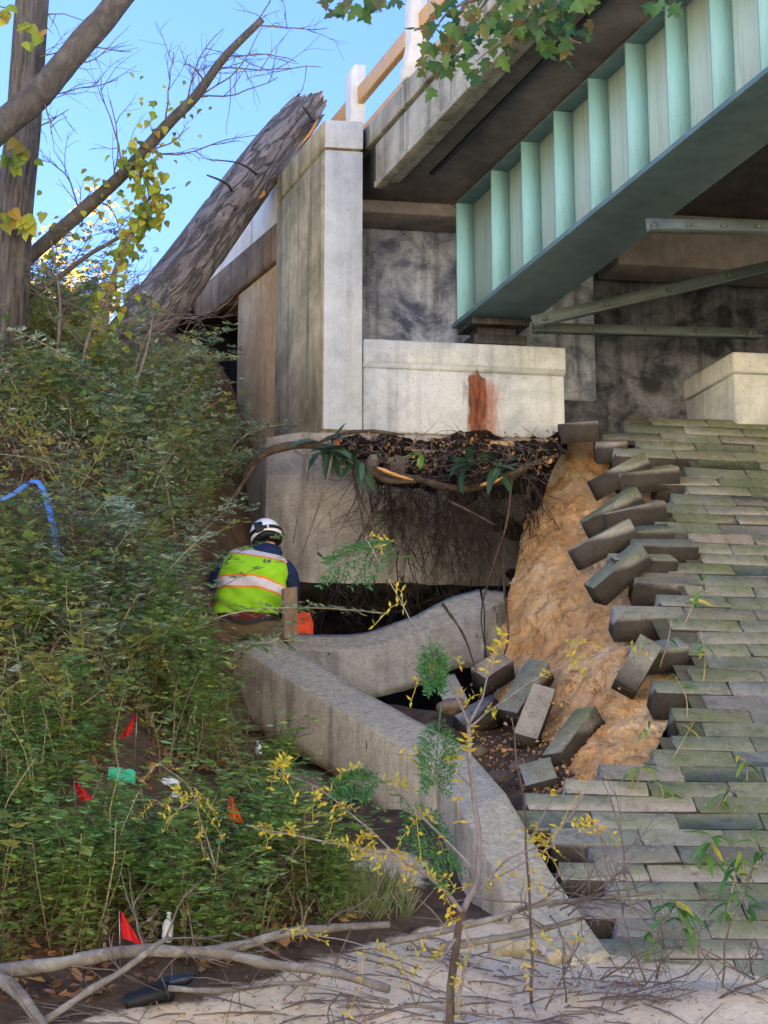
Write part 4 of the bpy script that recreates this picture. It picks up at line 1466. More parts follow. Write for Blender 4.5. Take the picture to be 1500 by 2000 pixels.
f1 = lambda a: .385 - .10 * max(0, np.cos(a)) ** 1.5 * (1 if np.sin(a) < .3 else .6) - .01
band(f1, .075, .0035, M['orangeband'], 'orange_trim')
band(f1, .054, .0065, M['silverband'], 'reflective_band')
f2 = lambda a: .815 - .04 * np.cos(a)
band(f2, .080, .0035, M['orangeband'], 'orange_trim')
band(lambda a: f2(a) + .022, .075, .0065, M['silverband'], 'reflective_band')
# hood, shirt, belt, trousers
ph, th = np.meshgrid(np.linspace(0, 2 * np.pi, 33)[:-1], np.linspace(.02, np.pi - .02, 16))
sph = np.stack([np.sin(th) * np.cos(ph), np.sin(th) * np.sin(ph), np.cos(th)], -1)
hd = wp(516, 1070, .17) + sph * np.array([.122, .10, .075]) + .010 * fbm(sph.reshape(-1, 3) * 3, 1.5, 3, 3).reshape(th.shape)[..., None]
P_('hood', MB().loft(hd), M['navy'], pe, 0, True)
P_('shirt', MB().loft(loft_px([(480, 1214, 58, .140, .115), (480, 1204, 59, .142, .115), (479, 1194, 60, .143, .11)], 40), False), M['plaid'], pe, 0, True)
R = loft_px([(488, 1243, 66, .155, .15), (486, 1232, 72, .172, .15), (484, 1220, 70, .168, .14), (482, 1210, 64, .155, .125), (480, 1204, 59, .146, .115)], 48, 2.6)
R[-1][:, 2] -= .045 * np.exp(-((R[-1][:, 0] - R[-1][:, 0].mean()) / .12) ** 2) * (R[-1][:, 1] < R[-1][:, 1].mean())
R[-2][:, 2] -= .03 * np.exp(-((R[-2][:, 0] - R[-2][:, 0].mean()) / .12) ** 2) * (R[-2][:, 1] < R[-2][:, 1].mean())
tr_ = P_('trousers', MB().loft(R), M['khaki'], pe, 0, True)
V = [wp(488, 1226, .16), wp(455, 1224, .24), wp(438, 1218, .55), wp(444, 1305, .70), wp(521, 1224, .24), wp(537, 1218, .55), wp(531, 1305, .70)]
skin_body('trouser_legs', V, [(0, 1), (1, 2), (2, 3), (0, 4), (4, 5), (5, 6)], [.13, .105, .085, .065, .105, .085, .065], M['khaki'], tr_)
bl = R[-1] * .55 + R[-2] * .45
c0 = bl.mean(0)
P_('belt', MB().loft(np.array([c0 + (bl - c0) * 1.02 - ZU * .016, c0 + (bl - c0) * 1.035, c0 + (bl - c0) * 1.02 + ZU * .02]), False), M['belt'], pe, 0, True)
for sx in (445, 530):
    V = [wp(sx, 1318, .70), wp(sx, 1326, .78), wp(sx, 1330, .92)]
    skin_body('boot', V, [(0, 1), (1, 2)], [.06, .055, .045], M['belt'], pe)
# helmet
hc = wp(516, 1030, .25)
rot = Matrix.Rotation(math.radians(-14), 3, 'Y') @ Matrix.Rotation(math.radians(-12), 3, 'X')
rot = np.array(rot)
th2 = np.linspace(.03, 1.75, 22)
ph2 = np.linspace(0, 2 * np.pi, 49)[:-1]
PH, TH_ = np.meshgrid(ph2, th2)
low = 1.0 + .12 * np.cos(2 * PH) * (TH_ > 1.5)
shell = np.stack([np.sin(TH_) * np.cos(PH) * .116, np.sin(TH_) * np.sin(PH) * .138, np.cos(TH_) * .122], -1)
shell[..., 2] -= (TH_ > 1.45) * (.018 * np.abs(np.cos(PH)))
shell *= (1 + .02 * np.exp(-(np.cos(PH) / .35) ** 2) * np.sin(TH_))[..., None]
in_ = shell * .955
HR = np.concatenate([shell, in_[::-1]])
helm = P_('helmet', MB().loft(HR @ rot.T + hc), M['helmet'], pe, 0, True)
bx_ = lambda c, sx, sy, sz: MB().obox(np.asarray(c) @ rot.T + hc, rot @ np.array([sx, 0, 0]), rot @ np.array([0, sy, 0]), rot @ np.array([0, 0, sz]))
P_('battery_box', bx_((-.036, -.137, .012), .030, .018, .036), M['black'], helm, .008)
rr = []
for k, (z, e) in enumerate(((-.012, 1.015), (-.012, 1.05), (.014, 1.05), (.014, 1.015))):
    f = np.sqrt(max(0, 1 - (z / .122) ** 2)) * e
    rr.append(np.stack([np.cos(ph2) * .118 * f, np.sin(ph2) * .140 * f, np.full(48, z) - .02 * np.cos(ph2) * 0], -1))
P_('headlamp_strap', MB().loft(np.array(rr) @ rot.T + hc, False), M['black'], helm, 0, True)
P_('buckle', bx_((.028, -.146, .0), .007, .006, .016), M['silverband'], helm, .002)
P_('head_band', MB().loft((np.array([shell[-1] * .97 - np.array([0, 0, .004]), shell[-1] * .86 - np.array([0, 0, .03]), shell[-1] * .66 - np.array([0, 0, .045])]) @ rot.T) + hc), M['black'], helm, 0, True)

M['board'] = bark('brown_weathered_board', srgb(96, 78, 60), srgb(132, 110, 88), srgb(158, 136, 112), 2, 30, .3)
a, b = at(565, 1148, 14.72), at(566, 1246, 14.70)
bo = P_('board', MB().obox((a + b) / 2, np.array([.044, .03, .012]), np.array([-.012, .016, 0]), (a - b) / 2), M['board'], None, .005)
tag(bo, 'brown weathered board standing upright beside the worker', 'board')
M['orange'] = plain('orange_cloth', (.85, .10, .02), .7, .15)
M['red'] = plain('red_flag_plastic', (.70, .012, .015), .5, .1)
M['orangeflag'] = plain('orange_flag_plastic', (.95, .14, .01), .5, .1)
og = blobgrid([(1196, [(582, 15.9), (606, 15.9)]), (1215, [(578, 15.75), (612, 15.78)]), (1245, [(578, 15.7), (610, 15.72)])], 12, 14, .05, 9, 66)
o = link('orange_bag', MB().grid(og).grid((og + np.array([0, .08, 0]))[:, ::-1]).mesh('orange_bag', M['orange'], True))
tag(o, 'crumpled orange bag in the hollow beyond the worker', 'bag')

# ================================================================== FLAGS AND LITTER
M['wire'] = plain('flag_wire', srgb(150, 150, 150), .4, 0, .5, .8)


def ground_at(px, py):
    """first hit of the terrain along the pixel's ray"""
    Ds = np.linspace(8, 21, 900)
    Pq = np.array([ray(px, py)]) * Ds[:, None]
    hz_ = H(Pq[:, 0], Pq[:, 1])
    k = np.argmax(Pq[:, 2] < hz_)
    return Pq[k] if k else Pq[400]


def flag(px, py, wpx, hpx, mat, label, tilt, D=None):
    g = at(px, py + hpx * .75, D) if D else ground_at(px, py + hpx * 1.7)
    d = proj(g)[2][0]
    top = at(px + tilt[0], py - hpx / 2, d - .05)
    t = thing('marking_flag', g, label, 'flag', 'small marking flags stuck in the ground')
    P_('wire', MB().tube([g - ZU * .1, (g + top) / 2, top], [.0025] * 3, 5), M['wire'], t, 0)
    n, m = 10, 8
    gr = np.zeros((n, m, 3))
    for i in range(n):
        for j in range(m):
            a, b = i / (n - 1), j / (m - 1)
            w_ = wpx * (.15 + .85 * a)
            x = px + tilt[0] * (1 - 2 * a) + tilt[1] * (b * w_)
            gr[i, j] = at(x, py - hpx / 2 + hpx * (a * (.85 + .2 * b)) + 3 * b, d - .05 + .04 * math.sin(b * 7 + a * 2))
    th_ = np.array([0, .004, 0])
    P_('flag', MB().grid(gr).grid((gr + th_)[:, ::-1]), mat, t, 0, True)
    return t


flag(262, 1415, 24, 50, M['red'], 'narrow red flag beside a dark stump in the weeds', (6, -1))
flag(150, 1546, 38, 46, M['red'], 'red flag hanging over green weeds next to a teal bag', (-5, 1))
flag(236, 1810, 40, 62, M['red'], 'red flag standing above the fallen grey branch', (-3, 1))
flag(444, 1580, 38, 52, M['orangeflag'], 'orange flag among yellow leaflets near the brown stone', (4, 1))
flag(654, 860, 14, 20, M['orangeflag'], 'tiny orange flag among the roots below the pillar', (0, 1), 16.4)


def scrap(px, py, sx, sy, mat, name, label, cat, seed, crumple=.35, lift=.05, group=None):
    g = ground_at(px, py)
    d = proj(g)[2][0] - lift
    k = d / FPX
    rs = np.random.default_rng(seed)
    n = 12
    gr = np.zeros((n, n, 3))
    for i in range(n):
        for j in range(n):
            a, b = i / (n - 1) * 2 - 1, j / (n - 1) * 2 - 1
            q = math.sqrt(max(1e-6, 1 - .45 * (a * a + b * b - a * a * b * b)))
            gr[i, j] = at(px + b * sx / 2 * q, py + a * sy / 2 * q, d)
    f = gr.reshape(-1, 3)
    gr = (f + np.array([.3, -.6, .6]) * (fbm(f, 1.6 / (sx * k), 4, seed) * crumple * sx * k)[:, None]).reshape(gr.shape)
    o = link(name, MB().grid(gr).grid((gr + np.array([0, .02, -.01]))[:, ::-1]).mesh(name, mat, True))
    return tag(o, label, cat, group)


M['white'] = plain('white_plastic', srgb(214, 220, 226), .45, .12)
M['tealp'] = plain('teal_plastic', srgb(72, 190, 160), .45, .15)
M['bluep'] = plain('blue_flat_hose', srgb(92, 140, 205), .5, .12)
M['darkp'] = plain('dark_blue_plastic', srgb(28, 36, 54), .35, .2, .5)
M['stone'] = concrete('brown_stone', srgb(124, 110, 94), srgb(84, 72, 60), .3, srgb(40, 34, 28), speck=.4)
scrap(235, 1520, 76, 24, M['tealp'], 'plastic_bag', 'crumpled teal plastic bag lying in the weeds', 'bag', 1)
scrap(330, 1528, 56, 26, M['white'], 'plastic_wrapper', 'crumpled white plastic wrapper beside the teal bag', 'wrapper', 2)
scrap(26, 1308, 38, 22, M['white'], 'plastic_scrap', 'white plastic scrap on the dark bank among weeds', 'litter', 3)
scrap(540, 1500, 26, 16, M['white'], 'paper_scrap', 'small white paper scrap under the curb near the hole', 'litter', 4)
scrap(500, 1548, 60, 16, M['white'], 'flattened_wrapper', 'flattened pale wrapper in front of the brown stone', 'litter', 5)
scrap(345, 1600 - 45, 26, 14, M['white'], 'foil_scrap', 'small pale foil scrap below the white wrapper', 'litter', 6)


def bottle(p0, p1, r0, mat, name, label, cat):
    q = np.linspace(0, 1, 10)[:, None]
    a, b = at(*p0), at(*p1)
    pr_ = np.array([.55, .95, 1, 1, .95, 1, 1, .8, .4, .35]) * r0
    t = thing(name, a, label, cat)
    P_('bottle_body', MB().tube(a + (b - a) * q, pr_, 14), mat, t, 0, True)
    e = (b - a) / np.linalg.norm(b - a)
    P_('cap', MB().tube([b, b + e * r0 * .6], [r0 * .45, r0 * .45], 12), M['black'] if mat is M['darkp'] else M['white'], t, 0)
    return t


g = proj(ground_at(505, 1475))[2][0] - .06
bottle((506, 1476, g), (503, 1450, g), .021, M['white'], 'plastic_cup_bottle', 'white plastic bottle standing in the hollow beneath the curb', 'bottle')
g = proj(ground_at(328, 1840))[2][0] - .08
bottle((326, 1842, g), (330, 1788, g + .03), .027, M['white'], 'plastic_bottle', 'crushed clear white bottle upright behind the fallen branch', 'bottle')
g = proj(ground_at(350, 1925))[2][0] - .06
bottle((312, 1926, g), (384, 1906, g), .030, M['darkp'], 'dark_bottle', 'dark blue bottle lying under the fallen branch', 'bottle')
g = proj(ground_at(290, 1950))[2][0] - .05
o = P_('black_pipe', MB().tube(spline(pts((248, 1962, g), (290, 1948, g), (330, 1935, g + .05)), 10), .045, 12), M['black'], None, 0, True)
tag(o, 'black plastic pipe stub half buried in leaf litter', 'pipe')
# flat blue hose draped over the bank
def strap(pl, wd, label, up):
    q = spline(pts(*pl), 30)
    t = np.gradient(q, axis=0)
    t /= np.linalg.norm(t, axis=1)[:, None]
    s_ = np.cross(t, up)
    s_ /= np.linalg.norm(s_, axis=1)[:, None]
    n_ = np.cross(s_, t)
    ring = np.stack([q - s_ * wd, q - s_ * wd * .5 + n_ * .012, q + s_ * wd * .5 + n_ * .008, q + s_ * wd, q + s_ * wd * .5 - n_ * .01, q - s_ * wd * .5 - n_ * .01], 1)
    o = link('blue_hose', MB().loft(ring).mesh('blue_hose', M['bluep'], True))
    return tag(o, label, 'hose')


strap([(60, 940, 14.55), (78, 945, 14.4), (92, 980, 14.2), (104, 1030, 13.9), (114, 1080, 13.65), (124, 1118, 13.45)], .022, 'flat blue hose hanging down over the weedy bank', np.array([.2, -1, .4]))
strap([(-30, 985, 14.45), (5, 975, 14.45), (30, 962, 14.5), (52, 945, 14.6)], .022, 'short bent end of flat blue hose beside the longer one', np.array([.1, -.8, .8]))


def rock(px, py, sx, sy, sz, mat, name, label, cat, seed, D=None, group=None):
    g = at(px, py, D) if D else ground_at(px, py)
    R = sph * np.array([sx, sz, sy])
    R = R * (1 + .22 * fbm(sph.reshape(-1, 3) * 1.4 + seed, 1, 4, seed).reshape(th.shape))[..., None] + g
    o = link(name, MB().loft(R).mesh(name, mat, True))
    return tag(o, label, cat, group)


rock(590, 1545, .19, .10, .15, M['stone'], 'stone', 'large brown stone half buried below the curb face', 'stone', 11)
rock(470, 1425, .15, .035, .1, M['stone'], 'flat_stone', 'flat tan stone at the foot of the curb start', 'stone', 12)
for k, (x, y, s_) in enumerate(((1080, 1490, .07), (1010, 1500, .06), (980, 1520, .07), (1050, 1590, .07), (1030, 1540, .05), (930, 1470, .07), (880, 1380, .08))):
    rock(x, y, s_ * 1.2, s_ * .7, s_, M['stone'], 'rubble_stone', 'small rubble stone in the gully beside the fallen blocks', 'stone', 20 + k, group='rubble in the gully')
M['stake'] = bark('pale_stake_wood', srgb(160, 128, 88), srgb(190, 156, 110), srgb(208, 176, 130), 2, 30, .2)
for (x0, y0, x1, y1, w_, lb) in ((382, 668, 382, 725, .020, 'pale wooden stake at the mouth of the hollow by the log'), (408, 688, 409, 716, .022, 'short pale wooden stake inside the hollow by the wing wall')):
    a, b = at(x0, y0, 18.5), at(x1, y1 + 25, 18.5)
    tag(P_('wooden_stake', MB().obox((a + b) / 2, np.array([w_, 0, 0]), np.array([0, w_, 0]), (a - b) / 2), M['stake'], None, .003), lb, 'stake')
tag(P_('plywood_scrap', MB().obox(at(358, 672, 18.5), np.array([.10, .05, .02]), np.array([-.02, .10, 0]), np.array([0, 0, .018])), M['stake'], None, .003), 'pale board scrap lying at the crest under the log', 'board')

# ================================================================== ROOTS
rt = thing('exposed_roots', at(860, 890, 16.6), 'tangle of exposed roots hanging from the soil below the bearing seat', 'roots')
big = [([(470, 950, 16.4), (490, 910, 16.3), (530, 880, 16.25), (600, 868, 16.3), (660, 885, 16.35), (720, 915, 16.35), (810, 935, 16.4), (900, 955, 16.4), (990, 935, 16.45), (1040, 905, 16.5), (1090, 890, 16.7)], .030),
       ([(610, 870, 16.3), (660, 850, 16.3), (720, 842, 16.4), (790, 850, 16.5)], .016), ([(700, 900, 16.3), (745, 935, 16.25), (812, 942, 16.2)], .024),
       ([(935, 952, 16.2), (985, 932, 16.25), (1050, 900, 16.4)], .020), ([(430, 1010, 16.0), (460, 965, 16.2), (500, 905, 16.3)], .02)]
for p, rr in big:
    q = spline(pts(*p), 50)
    P_('root', MB().tube(q, rr * np.interp(np.linspace(0, 1, 50), [0, .2, .8, 1], [.5, 1, 1, .4]), 8, True, .25, 12, int(rr * 1000)), M['root'], rt, 0, True)
for (a, b) in (((938, 948, 16.12), (988, 930, 16.2)), ((735, 912, 16.15), (808, 938, 16.12))):
    q = spline(pts(a, ((a[0] + b[0]) / 2, (a[1] + b[1]) / 2 + 2, a[2]), b), 9)
    P_('split_wood', MB().tube(q, [.004, .012, .016, .014, .016, .012, .014, .010, .003], 5, True, .4, 30), M['rawwood'], rt, 0)
thin = [[(655, 860, 16.2), (640, 930, 16.1), (615, 1010, 16.0), (580, 1110, 15.8)], [(575, 880, 16.2), (600, 900, 16.1), (590, 960, 16.0), (573, 1060, 15.9)], [(690, 930, 16.2), (705, 1000, 16.1), (712, 1060, 16.0)],
        [(1000, 930, 16.2), (990, 1020, 16.0), (965, 1100, 15.8), (940, 1200, 15.4), (955, 1300, 15.0)], [(985, 1060, 16.0), (985, 1150, 15.6), (992, 1250, 15.2), (965, 1320, 14.9)], [(680, 880, 16.2), (700, 960, 16.2), (735, 1050, 16.1), (720, 1110, 16.1)],
        [(620, 1080, 16.1), (640, 1090, 16.1), (690, 1070, 16.15), (730, 1000, 16.2)], [(880, 980, 16.2), (930, 1005, 16.1), (965, 1025, 16.0)], [(865, 1180, 15.4), (905, 1240, 15.1), (930, 1310, 14.8)]]
for k, p in enumerate(thin):
    q = spline(pts(*p), 24)
    P_('root', MB().tube(q, np.linspace(.012, .005, 24), 6, True, .2, 15, k), M['root' if k not in (0, 1) else 'twig'], rt, 0, True)
r = np.random.default_rng(17)
mb = MB()
for k in range(230):
    x = r.uniform(690, 1060) if k < 170 else r.uniform(600, 1000)
    y = r.uniform(880, 985) if k < 170 else r.uniform(1120, 1150)
    p = at(x, y, 16.55 + r.normal(0, .12))
    d = np.array([r.normal(0, .35), -.15 + r.normal(0, .25), -1])
    twigs(mb, p, d, r.uniform(.2, .85), r.uniform(.0022, .006), 1, r, .6, .02, 6)
for k in range(50):
    x = r.uniform(715, 1015)
    p = at(x, r.uniform(900, 1090), 16.45 + r.normal(0, .10))
    twigs(mb, p, np.array([r.normal(0, .25), -.1 + r.normal(0, .2), -1]), r.uniform(.25, .6), r.uniform(.003, .007), 1, r, .5, .02, 6)
M['rootdark'] = bark('muddy_rootlet', srgb(30, 25, 22), srgb(52, 43, 36), srgb(92, 76, 62), 8, 8, .4)
link('rootlets', mb.mesh('rootlets', M['rootdark']), rt, kind='stuff')
# evergreen leaves trailing in the soil under the seat
STRAP = leaf_mesh('leaf', [(0, .0), (.1, .10), (.3, .17), (.6, .17), (.85, .09), (1.0, 0)], M['broad'], .25, .45, .16)
M['darkleaf'] = leafmat('dark_green_leaf', [G(36, 66, 44), G(58, 88, 62), G(80, 108, 84)], .2, per_object=True)
STRAPD = leaf_mesh('leaf', [(0, .0), (.1, .08), (.3, .14), (.6, .14), (.85, .08), (1.0, 0)], M['darkleaf'], .25, .45, .20)


def rosette(px, py, D, n_, label, mesh, sc, r, gl='trailing plants in the soil under the seat', cat='plant', name='trailing_plant'):
    c0 = at(px, py, D)
    t = thing(name, c0, label, cat, gl)
    for k in range(n_):
        a = r.uniform(0, 6.28)
        d = np.array([math.cos(a) * .9, -.6 + r.normal(0, .2), .15 + math.sin(a) * .7 - .35])
        put_leaf(mesh, c0 + r.normal(0, .03, 3), d, (r.normal(0, .3), -.6, .9), sc * r.uniform(.7, 1.3), t)
    P_('stem', MB().tube([c0 + np.array([0, .12, .05]), c0, c0 + np.array([.02, -.03, .04])], [.006, .006, .003], 5), M['twig'], t, 0)
    return t


mbd = MB()
for k in range(150):
    p = at(r.uniform(640, 1090), r.uniform(850, 940), 16.45 + r.normal(0, .08))
    twigs(mbd, p, np.array([r.normal(0, 1), -.5, r.normal(-.2, .4)]), r.uniform(.08, .35), r.uniform(.002, .005), 1, r, .7, .03, 5)
link('root_debris', mbd.mesh('root_debris', M['twig']), rt, kind='stuff')
mbd = MB()
Pd = np.array([at(r.uniform(640, 1090), r.uniform(846, 925), 16.5 + r.normal(0, .08)) for k in range(420)])
mbd.leaves(Pd, r.normal(0, 1, (420, 3)) + np.array([0, -.4, -.4]), r.normal(0, .5, (420, 3)) + np.array([0, -.7, .6]), r.uniform(.02, .055, 420), r.uniform(.01, .03, 420), .2)
link('leaf_debris', mbd.mesh('leaf_debris', M['litter']), rt, kind='stuff')
rosette(640, 880, 16.25, 14, 'strap leaved plant hanging beside the tiny orange flag', STRAPD, 1.0, r)
rosette(690, 900, 16.2, 10, 'strap leaved plant hanging over the grey footing', STRAPD, 1.0, r)
rosette(915, 905, 16.2, 12, 'dark leaved plant hanging below the rust streak', STRAPD, .9, r)
rosette(965, 908, 16.2, 10, 'dark leaved plant hanging at the corner of the seat', STRAPD, .9, r)
rosette(820, 890, 16.15, 14, 'yellow green leafy sprig in the soil below the seat', STRAP, .5, r)

# ================================================================== VEGETATION ON THE BANK
def rotz(a):
    c_, s_ = math.cos(a), math.sin(a)
    return np.array([[c_, -s_, 0], [s_, c_, 0], [0, 0, 1]])


def weed_proto(seed, h, nodes, lobes, lob_l, lob_w, lean, leaf_l, mbs=None):
    """returns (leaf verts (n,4,3), stem path)"""
    r = np.random.default_rng(seed)
    n = 12
    t = np.linspace(0, 1, n)
    la = r.uniform(0, 6.28)
    stem = np.stack([lean * h * t ** 2 * math.cos(la) + .02 * np.sin(t * 7 + seed), lean * h * t ** 2 * math.sin(la), h * (t - .18 * lean * t ** 2)], 1)
    mb = MB()
    for k in range(nodes):
        f = .12 + .88 * k / nodes
        p = np.array([np.interp(f, t, stem[:, j]) for j in range(3)])
        a = k * 2.4 + r.normal(0, .3)
        ll = leaf_l * (1.1 - .7 * f) * r.uniform(.7, 1.2)
        d = np.array([math.cos(a), math.sin(a), r.uniform(-.25, .55)])
        d /= np.linalg.norm(d)
        side = np.cross(d, [0, 0, 1.0])
        side /= np.linalg.norm(side)
        u = np.linspace(.15, 1, lobes)
        bp_ = p + d * (u * ll)[:, None] - np.array([0, 0, .25]) * (u ** 2 * ll)[:, None]
        sg = np.where(np.arange(lobes) % 2, 1, -1)[:, None]
        dd = d * .7 + side * sg * .8
        dd[-1] = d
        nn = np.cross(side, d) + r.normal(0, .25, (lobes, 3))
        mb.leaves(bp_, dd, nn, lob_l * r.uniform(.7, 1.25, lobes), lob_w * r.uniform(.7, 1.25, lobes), .1)
    V = np.concatenate(mb.v)
    return V, stem


EXCL = [(270, 690, 110, 65), (262, 1480, 30, 85), (160, 1620, 42, 95), (240, 1860, 36, 75), (455, 1650, 40, 90), (235, 1585, 55, 80), (330, 1590, 45, 75), (26, 1335, 30, 40), (328, 1850, 22, 60), (505, 1480, 22, 40), (95, 1060, 34, 95), (25, 1010, 60, 60), (400, 735, 85, 50), (430, 780, 45, 60), (110, 1130, 24, 50), (350, 1930, 60, 40), (400, 1550, 40, 40)]


def scatter(n, region, seed, gaps=False):
    """n points on the terrain whose pixel lies in region(px, py)"""
    r = np.random.default_rng(seed)
    out = []
    tot = 0
    while tot < n:
        X = r.uniform(-4.6, 1.4, 6000)
        Y = r.uniform(8.6, 18.6, 6000)
        Z = H(X, Y)
        P = np.stack([X, Y, Z], 1)
        px, py, d = proj(P)
        k = region(px, py, d, r)
        if gaps:
            k &= fbm(P + 7.3, 1.6, 3, 99) + r.normal(0, .12, len(P)) > -.12
        for (ex, ey, ew, eh) in EXCL:
            k &= ((px - ex) / ew) ** 2 + ((py - ey) / eh) ** 2 > 1
        out.append(P[k])
        tot += k.sum()
    return np.concatenate(out)[:n]


def poly_right(py):     # right-hand limit of the bank's plants, in pixels of the photograph
    return np.interp(py, [600, 700, 800, 900, 1000, 1150, 1250, 1330, 1420, 1500, 1600, 1700, 1800, 1860, 1960],
                     [230, 400, 445, 440, 415, 345, 340, 385, 425, 500, 560, 640, 700, 560, 180])


def reg_bank(lo, hi, x1=None):
    def f(px, py, d, r):
        pr_ = poly_right(py)
        return (px > -260) & (py > lo) & (py < hi) & (px < (pr_ if x1 is None else np.minimum(pr_, x1)))
    return f


def plant_mass(name, label, protos, P, sc, mat, stem_mat, seed, pull=None):
    r = np.random.default_rng(seed)
    ml = MB()
    ms = MB()
    for p in P:
        V, stem = protos[r.integers(len(protos))]
        Rm = rotz(r.uniform(0, 6.28)) * r.uniform(*sc)
        tilt = np.array([[1, 0, r.normal(.04, .18)], [0, 1, -.22 + r.normal(0, .15)], [0, 0, 1]])
        Rm = tilt @ Rm
        q = V @ Rm.T + p
        k = len(V) // 4
        ml.add(q, np.arange(4 * k).reshape(k, 4))
        ms.tube((stem @ Rm.T + p)[::3], [.004, .004, .003, .002], 3, False)
    o = link(name, ml.mesh(name, mat), kind='stuff', label=label)
    link(name + '_stems', ms.mesh(name + '_stems', stem_mat), o, kind='stuff')
    return o


MUG = [weed_proto(100 + k, r_h, 24, 6, .052, .017, le, .11) for k, (r_h, le) in enumerate([(.55, .5), (.7, .8), (.45, .3), (.8, 1.0), (.6, .7), (.5, .9)])]
FERN = [weed_proto(120 + k, r_h, 20, 7, .042, .015, le, .11) for k, (r_h, le) in enumerate([(.35, .3), (.45, .5), (.3, .2), (.5, .4)])]
plant_mass('bank_weeds', 'dense mixed green weeds covering the bank', MUG, scatter(620, reg_bank(620, 1450), 1, True), (.55, 1.1), M['mugwort'], M['brownstem'], 1)
plant_mass('silver_weeds', 'silvery green weeds at the bank edge by the wall', MUG, scatter(220, lambda px, py, d, r: reg_bank(690, 1400)(px, py, d, r) & (px > 250 - .15 * (py - 700)), 2), (.6, 1.1), M['silver'], M['brownstem'], 2)
plant_mass('green_weeds', 'bright green feathery weeds on the lower bank', FERN, scatter(470, reg_bank(1250, 1890), 3, True), (.6, 1.4), M['green'], M['brownstem'], 3)


BRD = [weed_proto(160 + k, h_, 15, 1, .085, .052, .5, .05) for k, h_ in enumerate((.3, .42, .5))]
plant_mass('broad_weeds', 'broad leaved weeds mixed into the bank growth', BRD, scatter(240, reg_bank(700, 1900), 36, True), (.6, 1.3), M['broadweed'], M['brownstem'], 36)
TALL = [weed_proto(170 + k, h_, 34, 6, .040, .012, .15, .10) for k, h_ in enumerate((.7, .85, .6))]
plant_mass('upright_weeds', 'upright feathery weeds with straight stems on the lower bank', TALL, scatter(110, lambda px, py, d, r: reg_bank(1300, 1880)(px, py, d, r) & (px < 420), 37), (.5, .85), M['green'], M['deadstem'], 37)
plant_mass('yellow_weeds', 'yellowing upright weeds among the green ones', MUG, scatter(190, reg_bank(640, 1900), 31), (.6, 1.2), M['yellowweed'], M['deadstem'], 31)
plant_mass('brown_weeds', 'dead brown weed stalks on the bank', FERN, scatter(170, reg_bank(640, 1900), 32), (.7, 1.5), M['deadweed'], M['deadstem'], 32)


def scatter_leaves(name, label, P, L, W, mat, seed, lift=.05, flat=.5, parent=None):
    r = np.random.default_rng(seed)
    n = len(P)
    d = r.normal(0, 1, (n, 3)) * np.array([1, 1, .5])
    nn = r.normal(0, flat, (n, 3)) + np.array([0, -.5, 1])
    mb = MB()
    mb.leaves(P + np.array([0, 0, 1]) * r.uniform(0, lift, (n, 1)), d, nn, r.uniform(.6, 1.3, n) * L, r.uniform(.6, 1.3, n) * W, .15)
    return link(name, mb.mesh(name, mat), parent, kind='stuff', label=label)


scatter_leaves('ground_cover', 'low leafy ground cover over the bank soil', scatter(20000, reg_bank(640, 1900), 4, True), .055, .030, M['cover'], 4, .22)
scatter_leaves('leaf_litter', 'brown fallen leaves lying on the bank', scatter(12000, reg_bank(640, 1960), 5), .06, .04, M['litter'], 5, .04, .3)
scatter_leaves('silver_cover', 'pale narrow leaves mixed in the undergrowth', scatter(9000, reg_bank(640, 1500), 6), .06, .018, M['silver'], 6, .3)
# dead stems
P = scatter(420, reg_bank(640, 1900), 7)
r = np.random.default_rng(8)
mb = MB()
for p in P:
    d = np.array([r.normal(0, .6), -.3 + r.normal(0, .4), r.uniform(.1, 1)])
    d /= np.linalg.norm(d)
    ln = r.uniform(.15, .6)
    e = p + d * ln
    mb.tube([p, (p + e) / 2 + r.normal(0, .03, 3), e - np.array([0, 0, .05])], [.0035, .003, .0015], 3, False)
link('dry_stems', mb.mesh('dry_stems', M['deadstem']), kind='stuff', label='dry straw coloured stems among the weeds')
# grass tufts at the foot of the bank
P = scatter(170, lambda px, py, d, r: (px > 520) & (px < 800) & (py > 1690) & (py < 1800) & (py > 1690 + (px - 560) * .25), 9)
mb = MB()
for p in P:
    for k in range(9):
        d = np.array([r.normal(0, .5), -.3 + r.normal(0, .4), 1.0])
        d /= np.linalg.norm(d)
        ln = r.uniform(.08, .2)
        mb.leaves(p[None] + r.normal(0, .015, (1, 3)), d[None], np.array([[0, -1, .3]]), ln, .006)
link('grass_tufts', mb.mesh('grass_tufts', M['cover']), kind='stuff', label='grass tufts at the edge of the sand')

